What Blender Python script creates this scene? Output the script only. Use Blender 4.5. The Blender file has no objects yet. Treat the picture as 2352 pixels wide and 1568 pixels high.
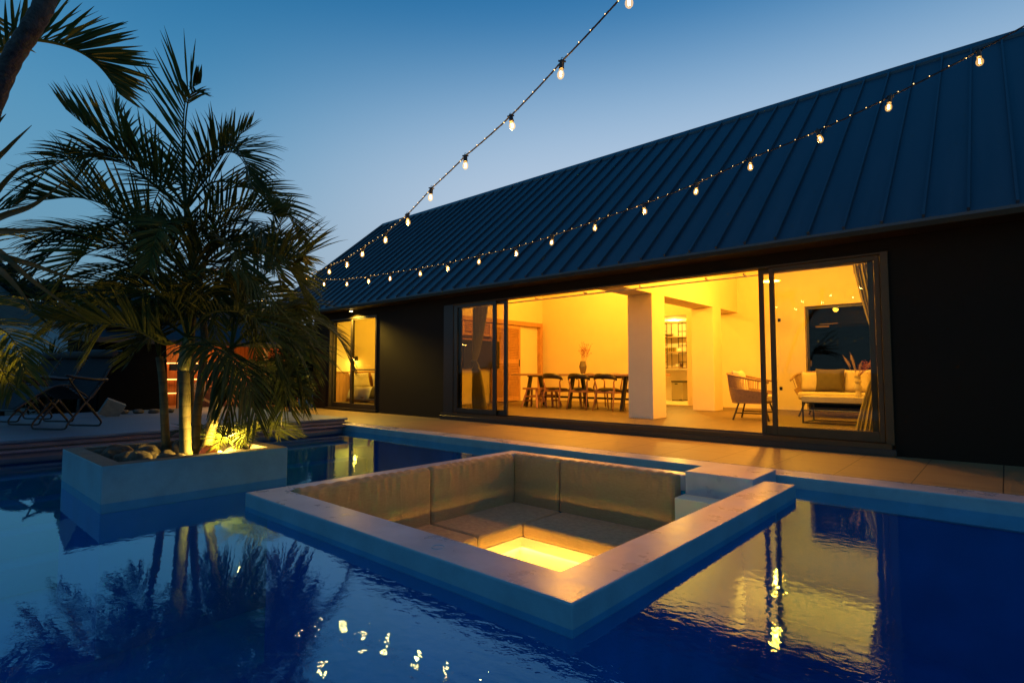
import bpy, math, random
from math import sin, cos, pi, radians, sqrt, atan2
from mathutils import Vector, Matrix
random.seed(7)
sc = bpy.context.scene
COL = sc.collection
# ------------------------------------------------------------------ camera
cam = bpy.data.cameras.new('camera'); camo = bpy.data.objects.new('camera', cam); COL.objects.link(camo)
cam.sensor_width = 36; cam.lens = 19.378; cam.clip_start = 0.02; cam.clip_end = 5000
CAM = Vector((0, 0, 1.75)); YAW = radians(41.8); PIT = radians(3.25)
camo.location = CAM; camo.rotation_euler = (radians(90) + PIT, 0, YAW)
sc.camera = camo
FW = Vector((-sin(YAW)*cos(PIT), cos(YAW)*cos(PIT), sin(PIT))); RT = Vector((cos(YAW), sin(YAW), 0)); UP = RT.cross(FW)
def P(x, y, d):                       # a point of the photograph at its own distance d (m) in front of the camera
    return CAM + (FW*1266 + RT*(x-1176) - UP*(y-784)) * (d/1266)
# ------------------------------------------------------------------ world: dusk sky
w = bpy.data.worlds.new('World'); sc.world = w; w.use_nodes = True
nt = w.node_tree; nt.nodes.clear(); N = nt.nodes.new; Lk = nt.links.new
out = N('ShaderNodeOutputWorld'); bg = N('ShaderNodeBackground'); tc = N('ShaderNodeTexCoord'); sx = N('ShaderNodeSeparateXYZ')
Lk(tc.outputs['Generated'], sx.inputs[0])
asn = N('ShaderNodeMath'); asn.operation = 'ARCSINE'; Lk(sx.outputs['Z'], asn.inputs[0])
el = N('ShaderNodeMath'); el.operation = 'MULTIPLY'; el.inputs[1].default_value = 2/pi; Lk(asn.outputs[0], el.inputs[0])
def ramp(pts):
    r = N('ShaderNodeValToRGB'); r.color_ramp.interpolation = 'B_SPLINE'
    e = r.color_ramp.elements; e[0].position = pts[0][0]; e[0].color = (*pts[0][1], 1); e[1].position = pts[-1][0]; e[1].color = (*pts[-1][1], 1)
    for p, c in pts[1:-1]:
        q = e.new(p); q.color = (*c, 1)
    return r
rb = ramp([(0, (.50, .52, .56)), (.12, (.52, .60, .72)), (.21, (.50, .61, .76)), (.29, (.28, .46, .67)), (.37, (.030, .20, .45)), (.46, (.003, .11, .33)), (.62, (.002, .07, .22)), (1, (.002, .05, .17))])   # toward the afterglow
rd = ramp([(0, (.20, .31, .38)), (.10, (.15, .32, .45)), (.20, (.12, .33, .52)), (.30, (.045, .23, .45)), (.42, (.004, .12, .31)), (.7, (.003, .07, .21)), (1, (.002, .05, .17))])       # away from it
Lk(el.outputs[0], rb.inputs[0]); Lk(el.outputs[0], rd.inputs[0])
vm = N('ShaderNodeVectorMath'); vm.operation = 'DOT_PRODUCT'; vm.inputs[1].default_value = (-0.30, 0.954, 0); Lk(tc.outputs['Generated'], vm.inputs[0])
mr = N('ShaderNodeMapRange'); mr.inputs['From Min'].default_value = .45; mr.inputs['From Max'].default_value = .97; mr.interpolation_type = 'SMOOTHSTEP'; Lk(vm.outputs['Value'], mr.inputs['Value'])
mx = N('ShaderNodeMix'); mx.data_type = 'RGBA'; Lk(mr.outputs[0], mx.inputs[0]); Lk(rd.outputs[0], mx.inputs[6]); Lk(rb.outputs[0], mx.inputs[7])
sky = N('ShaderNodeTexSky'); sky.sky_type = 'NISHITA'; sky.sun_disc = False; sky.sun_elevation = radians(-3.5); sky.sun_rotation = radians(-17)
sk = N('ShaderNodeMix'); sk.data_type = 'RGBA'; sk.blend_type = 'ADD'; sk.inputs[0].default_value = .03; Lk(mx.outputs[2], sk.inputs[6]); Lk(sky.outputs[0], sk.inputs[7])
Lk(sk.outputs[2], bg.inputs['Color']); bg.inputs['Strength'].default_value = 1.0; Lk(bg.outputs[0], out.inputs[0])
sc.view_settings.view_transform = 'Standard'; sc.view_settings.look = 'None'; sc.view_settings.exposure = 0; sc.view_settings.gamma = 1
try:
    cy = sc.cycles; cy.sample_clamp_indirect = 3.0; cy.max_bounces = 8; cy.diffuse_bounces = 4; cy.glossy_bounces = 4; cy.transparent_max_bounces = 12; cy.caustics_reflective = False; cy.caustics_refractive = False
except Exception: pass
# ------------------------------------------------------------------ helpers
ORG = {}
def kids(parent): return [o for o in bpy.data.objects if o.parent == parent]
def thing(name, label, cat, loc=(0, 0, 0), group=None):
    o = bpy.data.objects.new(name, None); COL.objects.link(o); o.empty_display_size = .05
    o.location = loc; o['label'] = label; o['category'] = cat
    if group: o['group'] = group
    ORG[o.name] = Vector(loc); return o
def tag(o, label, cat, group=None):
    o['label'] = label; o['category'] = cat
    if group: o['group'] = group
    return o
class MB:
    def __init__(s): s.v = []; s.f = []
    def add(s, vs, fs):
        n = len(s.v); s.v += [Vector(v) for v in vs]; s.f += [tuple(i+n for i in f) for f in fs]; return s
    def box(s, x0, x1, y0, y1, z0, z1):
        return s.add([(x0,y0,z0),(x1,y0,z0),(x1,y1,z0),(x0,y1,z0),(x0,y0,z1),(x1,y0,z1),(x1,y1,z1),(x0,y1,z1)],
                     [(0,3,2,1),(4,5,6,7),(0,1,5,4),(1,2,6,5),(2,3,7,6),(3,0,4,7)])
    def bar(s, a, b, w, h=None, up=(0,0,1)):
        a = Vector(a); b = Vector(b); h = h or w; t = (b-a).normalized(); u = Vector(up)
        if abs(t.dot(u)) > .98: u = Vector((1,0,0))
        sd = t.cross(u).normalized()*w/2; un = sd.cross(t).normalized()*h/2
        return s.add([a-sd-un, a+sd-un, a+sd+un, a-sd+un, b-sd-un, b+sd-un, b+sd+un, b-sd+un],
                     [(0,1,2,3),(7,6,5,4),(0,4,5,1),(1,5,6,2),(2,6,7,3),(3,7,4,0)])
    def tube(s, pts, r, n=8, cap=True):
        pts = [Vector(p) for p in pts]; m = len(pts); rs = r if isinstance(r, (list, tuple)) else [r]*m
        ref = None; rings = []
        for i, p in enumerate(pts):
            t = (pts[min(i+1, m-1)] - pts[max(i-1, 0)]); t = t.normalized() if t.length > 1e-9 else Vector((0,0,1))
            if ref is None: ref = Vector((0,0,1)) if abs(t.z) < .9 else Vector((1,0,0))
            a = t.cross(ref); a = a.normalized() if a.length > 1e-6 else t.orthogonal().normalized(); b = a.cross(t).normalized(); ref = b
            rings.append([p + (a*cos(2*pi*k/n) + b*sin(2*pi*k/n))*rs[i] for k in range(n)])
        base = len(s.v); s.v += [v for R in rings for v in R]
        for i in range(m-1):
            for k in range(n):
                k2 = (k+1) % n; s.f.append((base+i*n+k, base+i*n+k2, base+(i+1)*n+k2, base+(i+1)*n+k))
        if cap: s.f.append(tuple(base+k for k in range(n))[::-1]); s.f.append(tuple(base+(m-1)*n+k for k in range(n)))
        return s
    def lathe(s, prof, c=(0,0,0), n=20, cap=True):
        return s.tubeZ([(c[0], c[1], c[2]+z) for r, z in prof], [r for r, z in prof], n, cap)
    def tubeZ(s, cs, rs, n, cap=True):
        base = len(s.v)
        for c, r in zip(cs, rs):
            for k in range(n): s.v.append(Vector((c[0]+r*cos(2*pi*k/n), c[1]+r*sin(2*pi*k/n), c[2])))
        for i in range(len(cs)-1):
            for k in range(n):
                k2 = (k+1) % n; s.f.append((base+i*n+k, base+i*n+k2, base+(i+1)*n+k2, base+(i+1)*n+k))
        if cap: s.f.append(tuple(base+k for k in range(n))[::-1]); s.f.append(tuple(base+(len(cs)-1)*n+k for k in range(n)))
        return s
    def grid(s, fn, nu, nv, closed=False):
        base = len(s.v)
        for j in range(nv+1):
            for i in range(nu+1): s.v.append(Vector(fn(i/nu, j/nv)))
        for j in range(nv):
            for i in range(nu):
                a = base+j*(nu+1)+i; s.f.append((a, a+1, a+nu+2, a+nu+1))
        return s
    def pillow(s, c, w, h, t, ux, uy, n=14, pinch=.10):
        c = Vector(c); ux = Vector(ux).normalized(); uy = Vector(uy).normalized(); nz = ux.cross(uy)
        sd = random.random()*9
        for sg in (1, -1):
            def fn(a, b):
                u = 2*a-1; v = 2*b-1
                th = ((1-u**4)*(1-v**4))**.45 if abs(u) < 1 and abs(v) < 1 else 0
                k = 1 - pinch*(1-abs(v)**2.2)*(abs(u)**3) ; k2 = 1 - pinch*(1-abs(u)**2.2)*(abs(v)**3)
                wr = 1 + .05*sin(9*u+sd)*cos(7*v+sd)
                return c + ux*(u*w/2*k) + uy*(v*h/2*k2) + nz*(sg*t/2*th*wr)
            if sg == 1: s.grid(fn, n, n)
            else: s.grid(lambda a, b: fn(1-a, b), n, n)
        return s
    def build(s, name, mat, parent=None, smooth=False, bevel=0, seg=2, kind=None, thick=0, weld=True, label=None):
        me = bpy.data.meshes.new(name); off = ORG.get(parent.name, Vector()) if parent else Vector()
        me.from_pydata([tuple(v-off) for v in s.v], [], s.f); me.update()
        o = bpy.data.objects.new(name, me); COL.objects.link(o); me.materials.append(mat)
        ORG[o.name] = off
        if parent: o.parent = parent
        if kind: o['kind'] = kind
        if label: o['label'] = label
        if smooth: me.polygons.foreach_set('use_smooth', [True]*len(me.polygons))
        if thick:
            m = o.modifiers.new('thick', 'SOLIDIFY'); m.thickness = thick; m.offset = 0
        if bevel:
            m = o.modifiers.new('bevel', 'BEVEL'); m.width = bevel; m.segments = seg; m.limit_method = 'ANGLE'
            if seg > 1 and not smooth: me.polygons.foreach_set('use_smooth', [True]*len(me.polygons)); 
            if seg > 1:
                try: m.harden_normals = True
                except Exception: pass
        return o
def solid(xs, ys, keep, z0, z1):
    """one closed slab made of the kept grid cells, no faces inside"""
    g = MB(); nx, ny = len(xs), len(ys); g.v = [Vector((x, y, z)) for z in (z0, z1) for y in ys for x in xs]; K = lambda i, j: 0 <= i < nx-1 and 0 <= j < ny-1 and keep(i, j)
    I = lambda i, j, k: k*nx*ny + j*nx + i
    for j in range(ny-1):
        for i in range(nx-1):
            if not K(i, j): continue
            g.f += [(I(i,j,1), I(i+1,j,1), I(i+1,j+1,1), I(i,j+1,1)), (I(i,j,0), I(i,j+1,0), I(i+1,j+1,0), I(i+1,j,0))]
            if not K(i-1, j): g.f.append((I(i,j+1,0), I(i,j,0), I(i,j,1), I(i,j+1,1)))
            if not K(i+1, j): g.f.append((I(i+1,j,0), I(i+1,j+1,0), I(i+1,j+1,1), I(i+1,j,1)))
            if not K(i, j-1): g.f.append((I(i,j,0), I(i+1,j,0), I(i+1,j,1), I(i,j,1)))
            if not K(i, j+1): g.f.append((I(i+1,j+1,0), I(i,j+1,0), I(i,j+1,1), I(i+1,j+1,1)))
    used = sorted({i for f in g.f for i in f}); m = {a: b for b, a in enumerate(used)}; g.v = [g.v[i] for i in used]; g.f = [tuple(m[i] for i in f) for f in g.f]; return g
def copy_tree(o, loc=None, rz=None, label=None, parent=None):
    c = o.copy(); COL.objects.link(c)
    if parent: c.parent = parent
    for ch in list(o.children): copy_tree(ch, parent=c)
    if loc is not None: c.location = loc
    if rz is not None: c.rotation_euler = (0, 0, rz)
    if label: c['label'] = label
    return c
# ------------------------------------------------------------------ materials
def newmat(name):
    m = bpy.data.materials.new(name); m.use_nodes = True; return m, m.node_tree, m.node_tree.nodes['Principled BSDF']
def pm(name, col, rough=.6, metal=0, var=.12, scale=8, bump=0, bscale=60, spec=.5, stretch=None, col2=None, detail=5, coat=0, sheen=0, transl=0):
    """procedural: two octaves of noise vary the colour and roughness, noise bump"""
    m, t, b = newmat(name); N = t.nodes.new; L = t.links.new
    tc = N('ShaderNodeTexCoord'); mp = N('ShaderNodeMapping'); L(tc.outputs['Object'], mp.inputs[0])
    if stretch: mp.inputs['Scale'].default_value = stretch
    n = N('ShaderNodeTexNoise'); n.inputs['Scale'].default_value = scale; n.inputs['Detail'].default_value = detail; n.inputs['Roughness'].default_value = .62; L(mp.outputs[0], n.inputs['Vector'])
    r = N('ShaderNodeValToRGB'); L(n.outputs['Fac'], r.inputs[0])
    c2 = col2 or tuple(c*(1-var) for c in col); c1 = tuple(min(1, c*(1+var)) for c in col)
    r.color_ramp.elements[0].position = .33; r.color_ramp.elements[0].color = (*c2, 1); r.color_ramp.elements[1].position = .67; r.color_ramp.elements[1].color = (*c1, 1)
    L(r.outputs[0], b.inputs['Base Color'])
    rr = N('ShaderNodeMapRange'); rr.inputs['To Min'].default_value = max(0, rough-.12); rr.inputs['To Max'].default_value = min(1, rough+.12); L(n.outputs['Fac'], rr.inputs['Value']); L(rr.outputs[0], b.inputs['Roughness'])
    b.inputs['Metallic'].default_value = metal; b.inputs['Specular IOR Level'].default_value = spec
    if coat: b.inputs['Coat Weight'].default_value = coat; b.inputs['Coat Roughness'].default_value = .1
    if sheen: b.inputs['Sheen Weight'].default_value = sheen
    if bump:
        n2 = N('ShaderNodeTexNoise'); n2.inputs['Scale'].default_value = bscale; n2.inputs['Detail'].default_value = 4; L(mp.outputs[0], n2.inputs['Vector'])
        bp = N('ShaderNodeBump'); bp.inputs['Strength'].default_value = bump; bp.inputs['Distance'].default_value = .01; L(n2.outputs['Fac'], bp.inputs['Height']); L(bp.outputs[0], b.inputs['Normal'])
    if transl:
        tr = N('ShaderNodeBsdfTranslucent'); L(r.outputs[0], tr.inputs['Color']); ms = N('ShaderNodeMixShader'); ms.inputs[0].default_value = transl
        L(b.outputs[0], ms.inputs[1]); L(tr.outputs[0], ms.inputs[2]); L(ms.outputs[0], t.nodes['Material Output'].inputs[0])
    return m
def emit(name, col, s, sample=True):
    m, t, b = newmat(name); b.inputs['Base Color'].default_value = (*col, 1); b.inputs['Emission Color'].default_value = (*col, 1); b.inputs['Emission Strength'].default_value = s
    if not sample:
        try: m.cycles.emission_sampling = 'NONE'
        except Exception: pass
    return m
def glass(name, tint=(.93, .95, .93), ior=1.5, rough=0, addemit=None):
    m, t, b = newmat(name); N = t.nodes.new; L = t.links.new; t.nodes.remove(b)
    f = N('ShaderNodeFresnel'); f.inputs[0].default_value = ior; tr = N('ShaderNodeBsdfTransparent'); tr.inputs[0].default_value = (*tint, 1)
    g = N('ShaderNodeBsdfGlossy'); g.inputs['Roughness'].default_value = rough; ms = N('ShaderNodeMixShader')
    ge = N('ShaderNodeNewGeometry'); iv = N('ShaderNodeMath'); iv.operation = 'SUBTRACT'; iv.inputs[0].default_value = 1; L(ge.outputs['Backfacing'], iv.inputs[1])
    mu = N('ShaderNodeMath'); mu.operation = 'MULTIPLY'; L(f.outputs[0], mu.inputs[0]); L(iv.outputs[0], mu.inputs[1]); L(mu.outputs[0], ms.inputs[0]); L(tr.outputs[0], ms.inputs[1]); L(g.outputs[0], ms.inputs[2]); last = ms
    if addemit:
        e = N('ShaderNodeEmission'); e.inputs[0].default_value = (*addemit[0], 1); e.inputs[1].default_value = addemit[1]
        a = N('ShaderNodeAddShader'); L(ms.outputs[0], a.inputs[0]); L(e.outputs[0], a.inputs[1]); last = a
        try: m.cycles.emission_sampling = 'NONE'
        except Exception: pass
    L(last.outputs[0], t.nodes['Material Output'].inputs[0]); return m
M = {}
M['stucco'] = pm('black_stucco', (.016, .011, .006), .8, var=.35, scale=120, bump=.9, bscale=260, spec=.2)
M['roof'] = pm('navy_standing_seam_metal', (.033, .050, .068), .42, metal=.0, var=.20, scale=1.6, spec=.5, stretch=(5, .4, .4))
M['fascia'] = pm('dark_bronze_fascia', (.030, .022, .010), .6, var=.2, scale=4, spec=.2)
M['alu'] = pm('bronze_aluminium', (.035, .028, .02), .38, metal=.3, var=.15, scale=10, spec=.6)
M['alu_light'] = pm('brown_aluminium', (.075, .045, .016), .5, metal=.0, var=.1, scale=10, spec=.3)
M['plaster'] = pm('warm_white_plaster', (.80, .70, .48), .85, var=.025, scale=3, bump=.08, bscale=180, spec=.2)
M['floor'] = pm('indoor_floor_tile', (.115, .088, .055), .5, var=.15, scale=6, spec=.4)
M['oak'] = pm('orange_oak', (.46, .25, .11), .5, var=.22, scale=9, stretch=(1, 8, .6), bump=.1, bscale=30)
M['oak2'] = pm('table_oak', (.40, .25, .13), .45, var=.2, scale=9, stretch=(.6, 8, 8))
M['legwood'] = pm('chair_wood', (.36, .17, .075), .45, var=.2, scale=14, stretch=(6, 6, 1))
M['black'] = pm('matt_black_steel', (.012, .011, .010), .45, var=.2, scale=20)
M['blackleather'] = pm('black_leather', (.014, .011, .009), .32, var=.2, scale=30, bump=.2, bscale=120)
M['wicker'] = pm('tan_rope_wicker', (.34, .22, .11), .7, var=.3, scale=70, bump=.6, bscale=150)
M['cushion'] = pm('cream_cushion', (.58, .50, .36), .9, var=.06, scale=20, bump=.25, bscale=40, sheen=.2, spec=.2)
M['darkcushion'] = pm('olive_grey_cushion', (.10, .085, .05), .9, var=.12, scale=20, bump=.25, bscale=40, spec=.2)
M['linen'] = pm('white_linen', (.70, .66, .55), .9, var=.05, scale=9, bump=.5, bscale=9, spec=.2)
M['runner'] = pm('brown_bed_runner', (.12, .09, .05), .9, var=.1, scale=9, bump=.3, bscale=14, spec=.2)
M['marble'] = pm('pale_stone_top', (.55, .50, .36), .3, var=.08, scale=5)
M['vasecream'] = pm('ribbed_cream_ceramic', (.48, .42, .28), .6, var=.08, scale=8)
M['vasegrey'] = pm('smoked_grey_glass', (.10, .085, .055), .2, var=.2, scale=20, spec=.8)
M['pampas'] = pm('pampas_plume', (.55, .42, .22), .95, var=.2, scale=40, transl=.3)
M['redflower'] = pm('dried_red_flower', (.25, .06, .03), .9, var=.3, scale=40)
M['tv'] = pm('tv_screen', (.012, .008, .006), .18, var=.1, scale=3)
M['curtain'] = pm('sheer_olive_curtain', (.45, .42, .26), .85, var=.08, scale=30, transl=.6, spec=.1)
M['steel'] = pm('brushed_steel', (.45, .40, .28), .32, metal=.8, var=.08, scale=6, stretch=(1, 1, 30))
M['white'] = pm('white_ceramic', (.75, .72, .6), .35, var=.03)
M['brownpot'] = pm('brown_glazed_pot', (.07, .03, .02), .3, var=.2)
M['rimtop'] = pm('worn_white_pool_plaster', (.40, .41, .46), .30, var=.16, scale=3.0, bump=.10, bscale=9, spec=.55, col2=(.29, .31, .37))
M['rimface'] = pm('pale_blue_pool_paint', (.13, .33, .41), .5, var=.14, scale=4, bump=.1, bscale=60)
M['poolblue'] = pm('deep_blue_pool_paint', (.001, .175, .42), .9, var=.12, scale=2.5, spec=0)
M['poolstep'] = pm('mid_blue_pool_paint', (.005, .24, .40), .9, var=.12, scale=2.5, spec=0)
M['deck'] = pm('grey_blue_weathered_deck', (.07, .125, .175), .6, var=.3, scale=5, stretch=(5, .5, 1), bump=.15, bscale=20)
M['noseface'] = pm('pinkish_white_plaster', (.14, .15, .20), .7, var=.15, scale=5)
M['conc'] = pm('planter_coping_concrete', (.15, .13, .105), .8, var=.25, scale=9, bump=.4, bscale=60)
M['soil'] = pm('dark_soil', (.02, .016, .012), .95, var=.4, scale=30, bump=.8, bscale=40)
M['rock'] = pm('coral_rock', (.075, .065, .05), .95, var=.5, scale=22, bump=1, bscale=38)
M['ground'] = pm('dark_ground', (.03, .035, .02), .95, var=.4, scale=4, bump=.5, bscale=20)
M['lawn'] = pm('hill_green', (.020, .032, .022), .95, var=.5, scale=.3)
M['sling'] = pm('charcoal_mesh_sling', (.012, .012, .014), .85, var=.15, scale=60, bump=.4, bscale=300)
M['headroll'] = pm('charcoal_head_roll', (.035, .033, .032), .9, var=.2, scale=50, bump=.4, bscale=200)
M['plank'] = pm('reddish_cedar_plank', (.34, .12, .035), .55, var=.3, scale=7, stretch=(8, 8, .5))
M['wallfar'] = pm('pale_garden_wall', (.30, .38, .42), .8, var=.1, scale=1)
M['cone'] = pm('grey_concrete_block', (.12, .15, .15), .8, var=.2, scale=10)
M['cabinblack'] = pm('tarred_black_board', (.004, .004, .004), .9, var=.2, scale=8, spec=.05)
def plank_lines(name, col, axis='X', pitch=.09, w=.06, rough=.55, dark=.25):
    m, t, b = newmat(name); N = t.nodes.new; L = t.links.new
    g = N('ShaderNodeNewGeometry'); s = N('ShaderNodeSeparateXYZ'); L(g.outputs['Position'], s.inputs[0])
    d = N('ShaderNodeMath'); d.operation = 'DIVIDE'; d.inputs[1].default_value = pitch; L(s.outputs[axis], d.inputs[0])
    fr = N('ShaderNodeMath'); fr.operation = 'FRACT'; L(d.outputs[0], fr.inputs[0])
    lt = N('ShaderNodeMath'); lt.operation = 'LESS_THAN'; lt.inputs[1].default_value = w; L(fr.outputs[0], lt.inputs[0])
    n = N('ShaderNodeTexNoise'); n.inputs['Scale'].default_value = 6; n.inputs['Detail'].default_value = 6
    mp = N('ShaderNodeMapping'); mp.inputs['Scale'].default_value = (8 if axis == 'X' else 4, 8, .6); L(g.outputs['Position'], mp.inputs[0]); L(mp.outputs[0], n.inputs['Vector'])
    r = N('ShaderNodeValToRGB'); L(n.outputs[0], r.inputs[0]); r.color_ramp.elements[0].position = .3; r.color_ramp.elements[1].position = .7
    r.color_ramp.elements[0].color = (*[c*.78 for c in col], 1); r.color_ramp.elements[1].color = (*[c*1.15 for c in col], 1)
    mx = N('ShaderNodeMix'); mx.data_type = 'RGBA'; L(lt.outputs[0], mx.inputs[0]); L(r.outputs[0], mx.inputs[6]); mx.inputs[7].default_value = (*[c*dark for c in col], 1)
    L(mx.outputs[2], b.inputs['Base Color']); b.inputs['Roughness'].default_value = rough
    bp = N('ShaderNodeBump'); bp.inputs['Distance'].default_value = .006; bp.inputs['Strength'].default_value = 1; bp.invert = True; L(lt.outputs[0], bp.inputs['Height']); L(bp.outputs[0], b.inputs['Normal'])
    return m
M['wains'] = plank_lines('pine_wainscot', (.52, .27, .12), 'Y', .098, .05)
M['cabin_planks'] = plank_lines('cedar_cabin_planks', (.42, .15, .04), 'Y', .12, .06)
def tiles():
    m, t, b = newmat('terrace_tile'); N = t.nodes.new; L = t.links.new
    g = N('ShaderNodeNewGeometry'); mp = N('ShaderNodeMapping'); mp.inputs['Location'].default_value = (.05, .03, 0); L(g.outputs['Position'], mp.inputs[0])
    s = N('ShaderNodeSeparateXYZ'); L(mp.outputs[0], s.inputs[0]); res = []
    for ax, off in (('X', 0.0), ('Y', -.12)):
        a = N('ShaderNodeMath'); a.operation = 'ADD'; a.inputs[1].default_value = off+100*.55; L(s.outputs[ax], a.inputs[0])
        d = N('ShaderNodeMath'); d.operation = 'DIVIDE'; d.inputs[1].default_value = .55; L(a.outputs[0], d.inputs[0])
        fr = N('ShaderNodeMath'); fr.operation = 'FRACT'; L(d.outputs[0], fr.inputs[0])
        lt = N('ShaderNodeMath'); lt.operation = 'LESS_THAN'; lt.inputs[1].default_value = .015; L(fr.outputs[0], lt.inputs[0]); res.append(lt)
    mxm = N('ShaderNodeMath'); mxm.operation = 'MAXIMUM'; L(res[0].outputs[0], mxm.inputs[0]); L(res[1].outputs[0], mxm.inputs[1])
    n = N('ShaderNodeTexNoise'); n.inputs['Scale'].default_value = 3; n.inputs['Detail'].default_value = 8; n.inputs['Roughness'].default_value = .7
    m2 = N('ShaderNodeMapping'); m2.inputs['Scale'].default_value = (1, 9, 1); L(g.outputs['Position'], m2.inputs[0]); L(m2.outputs[0], n.inputs['Vector'])
    r = N('ShaderNodeValToRGB'); L(n.outputs[0], r.inputs[0]); r.color_ramp.elements[0].position = .3; r.color_ramp.elements[1].position = .72
    r.color_ramp.elements[0].color = (.20, .135, .06, 1); r.color_ramp.elements[1].color = (.32, .225, .105, 1)
    mx = N('ShaderNodeMix'); mx.data_type = 'RGBA'; L(mxm.outputs[0], mx.inputs[0]); L(r.outputs[0], mx.inputs[6]); mx.inputs[7].default_value = (.03, .02, .012, 1)
    L(mx.outputs[2], b.inputs['Base Color'])
    rr = N('ShaderNodeMapRange'); rr.inputs['To Min'].default_value = .35; rr.inputs['To Max'].default_value = .65; L(n.outputs[0], rr.inputs['Value']); L(rr.outputs[0], b.inputs['Roughness'])
    return m
M['tile'] = tiles()
def fabric():
    m, t, b = newmat('taupe_outdoor_fabric'); N = t.nodes.new; L = t.links.new
    g = N('ShaderNodeTexCoord')
    mp = N('ShaderNodeMapping'); mp.inputs['Scale'].default_value = (4.5, 4.5, 1.0); L(g.outputs['Object'], mp.inputs[0])
    n = N('ShaderNodeTexNoise'); n.inputs['Scale'].default_value = 1.6; n.inputs['Detail'].default_value = 3; n.inputs['Distortion'].default_value = 1.6; L(mp.outputs[0], n.inputs['Vector'])
    n2 = N('ShaderNodeTexNoise'); n2.inputs['Scale'].default_value = 320; L(g.outputs['Object'], n2.inputs['Vector'])
    m3 = N('ShaderNodeMapping'); m3.inputs['Scale'].default_value = (1, 1, 12); L(g.outputs['Object'], m3.inputs[0])
    n3 = N('ShaderNodeTexNoise'); n3.inputs['Scale'].default_value = 25; n3.inputs['Detail'].default_value = 6; L(m3.outputs[0], n3.inputs['Vector'])
    r = N('ShaderNodeValToRGB'); L(n3.outputs[0], r.inputs[0]); r.color_ramp.elements[0].position = .3; r.color_ramp.elements[1].position = .7
    r.color_ramp.elements[0].color = (.30, .19, .085, 1); r.color_ramp.elements[1].color = (.42, .285, .14, 1); L(r.outputs[0], b.inputs['Base Color'])
    b.inputs['Roughness'].default_value = .92; b.inputs['Specular IOR Level'].default_value = .2; b.inputs['Sheen Weight'].default_value = .15
    b1 = N('ShaderNodeBump'); b1.inputs['Strength'].default_value = .16; b1.inputs['Distance'].default_value = .05; L(n.outputs[0], b1.inputs['Height'])
    b2 = N('ShaderNodeBump'); b2.inputs['Strength'].default_value = .3; b2.inputs['Distance'].default_value = .002; L(n2.outputs[0], b2.inputs['Height']); L(b1.outputs[0], b2.inputs['Normal']); L(b2.outputs[0], b.inputs['Normal'])
    return m
M['fabric'] = fabric()
def leafmat(name, c1, c2, transl=.35, rough=.45):
    m, t, b = newmat(name); N = t.nodes.new; L = t.links.new
    oi = N('ShaderNodeNewGeometry'); n = N('ShaderNodeTexNoise'); n.inputs['Scale'].default_value = 7; n.inputs['Detail'].default_value = 5; L(oi.outputs['Position'], n.inputs['Vector'])
    r = N('ShaderNodeValToRGB'); r.color_ramp.elements[0].position = .3; r.color_ramp.elements[1].position = .7; L(n.outputs[0], r.inputs[0])
    r.color_ramp.elements[0].color = (*c1, 1); r.color_ramp.elements[1].color = (*c2, 1); L(r.outputs[0], b.inputs['Base Color']); b.inputs['Roughness'].default_value = rough; b.inputs['Specular IOR Level'].default_value = .15
    tr = N('ShaderNodeBsdfTranslucent'); L(r.outputs[0], tr.inputs[0]); ms = N('ShaderNodeMixShader'); ms.inputs[0].default_value = transl
    L(b.outputs[0], ms.inputs[1]); L(tr.outputs[0], ms.inputs[2]); L(ms.outputs[0], t.nodes['Material Output'].inputs[0]); return m
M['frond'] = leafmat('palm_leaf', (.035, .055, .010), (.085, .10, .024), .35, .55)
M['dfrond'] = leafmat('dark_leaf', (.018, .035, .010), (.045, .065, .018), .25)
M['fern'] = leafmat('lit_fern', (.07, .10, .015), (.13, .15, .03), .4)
M['blade'] = leafmat('sword_leaf', (.06, .05, .014), (.12, .085, .025), .3)
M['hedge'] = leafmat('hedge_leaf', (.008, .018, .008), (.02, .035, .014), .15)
M['tree'] = leafmat('far_tree_leaf', (.012, .020, .018), (.022, .034, .028), .1)
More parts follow.
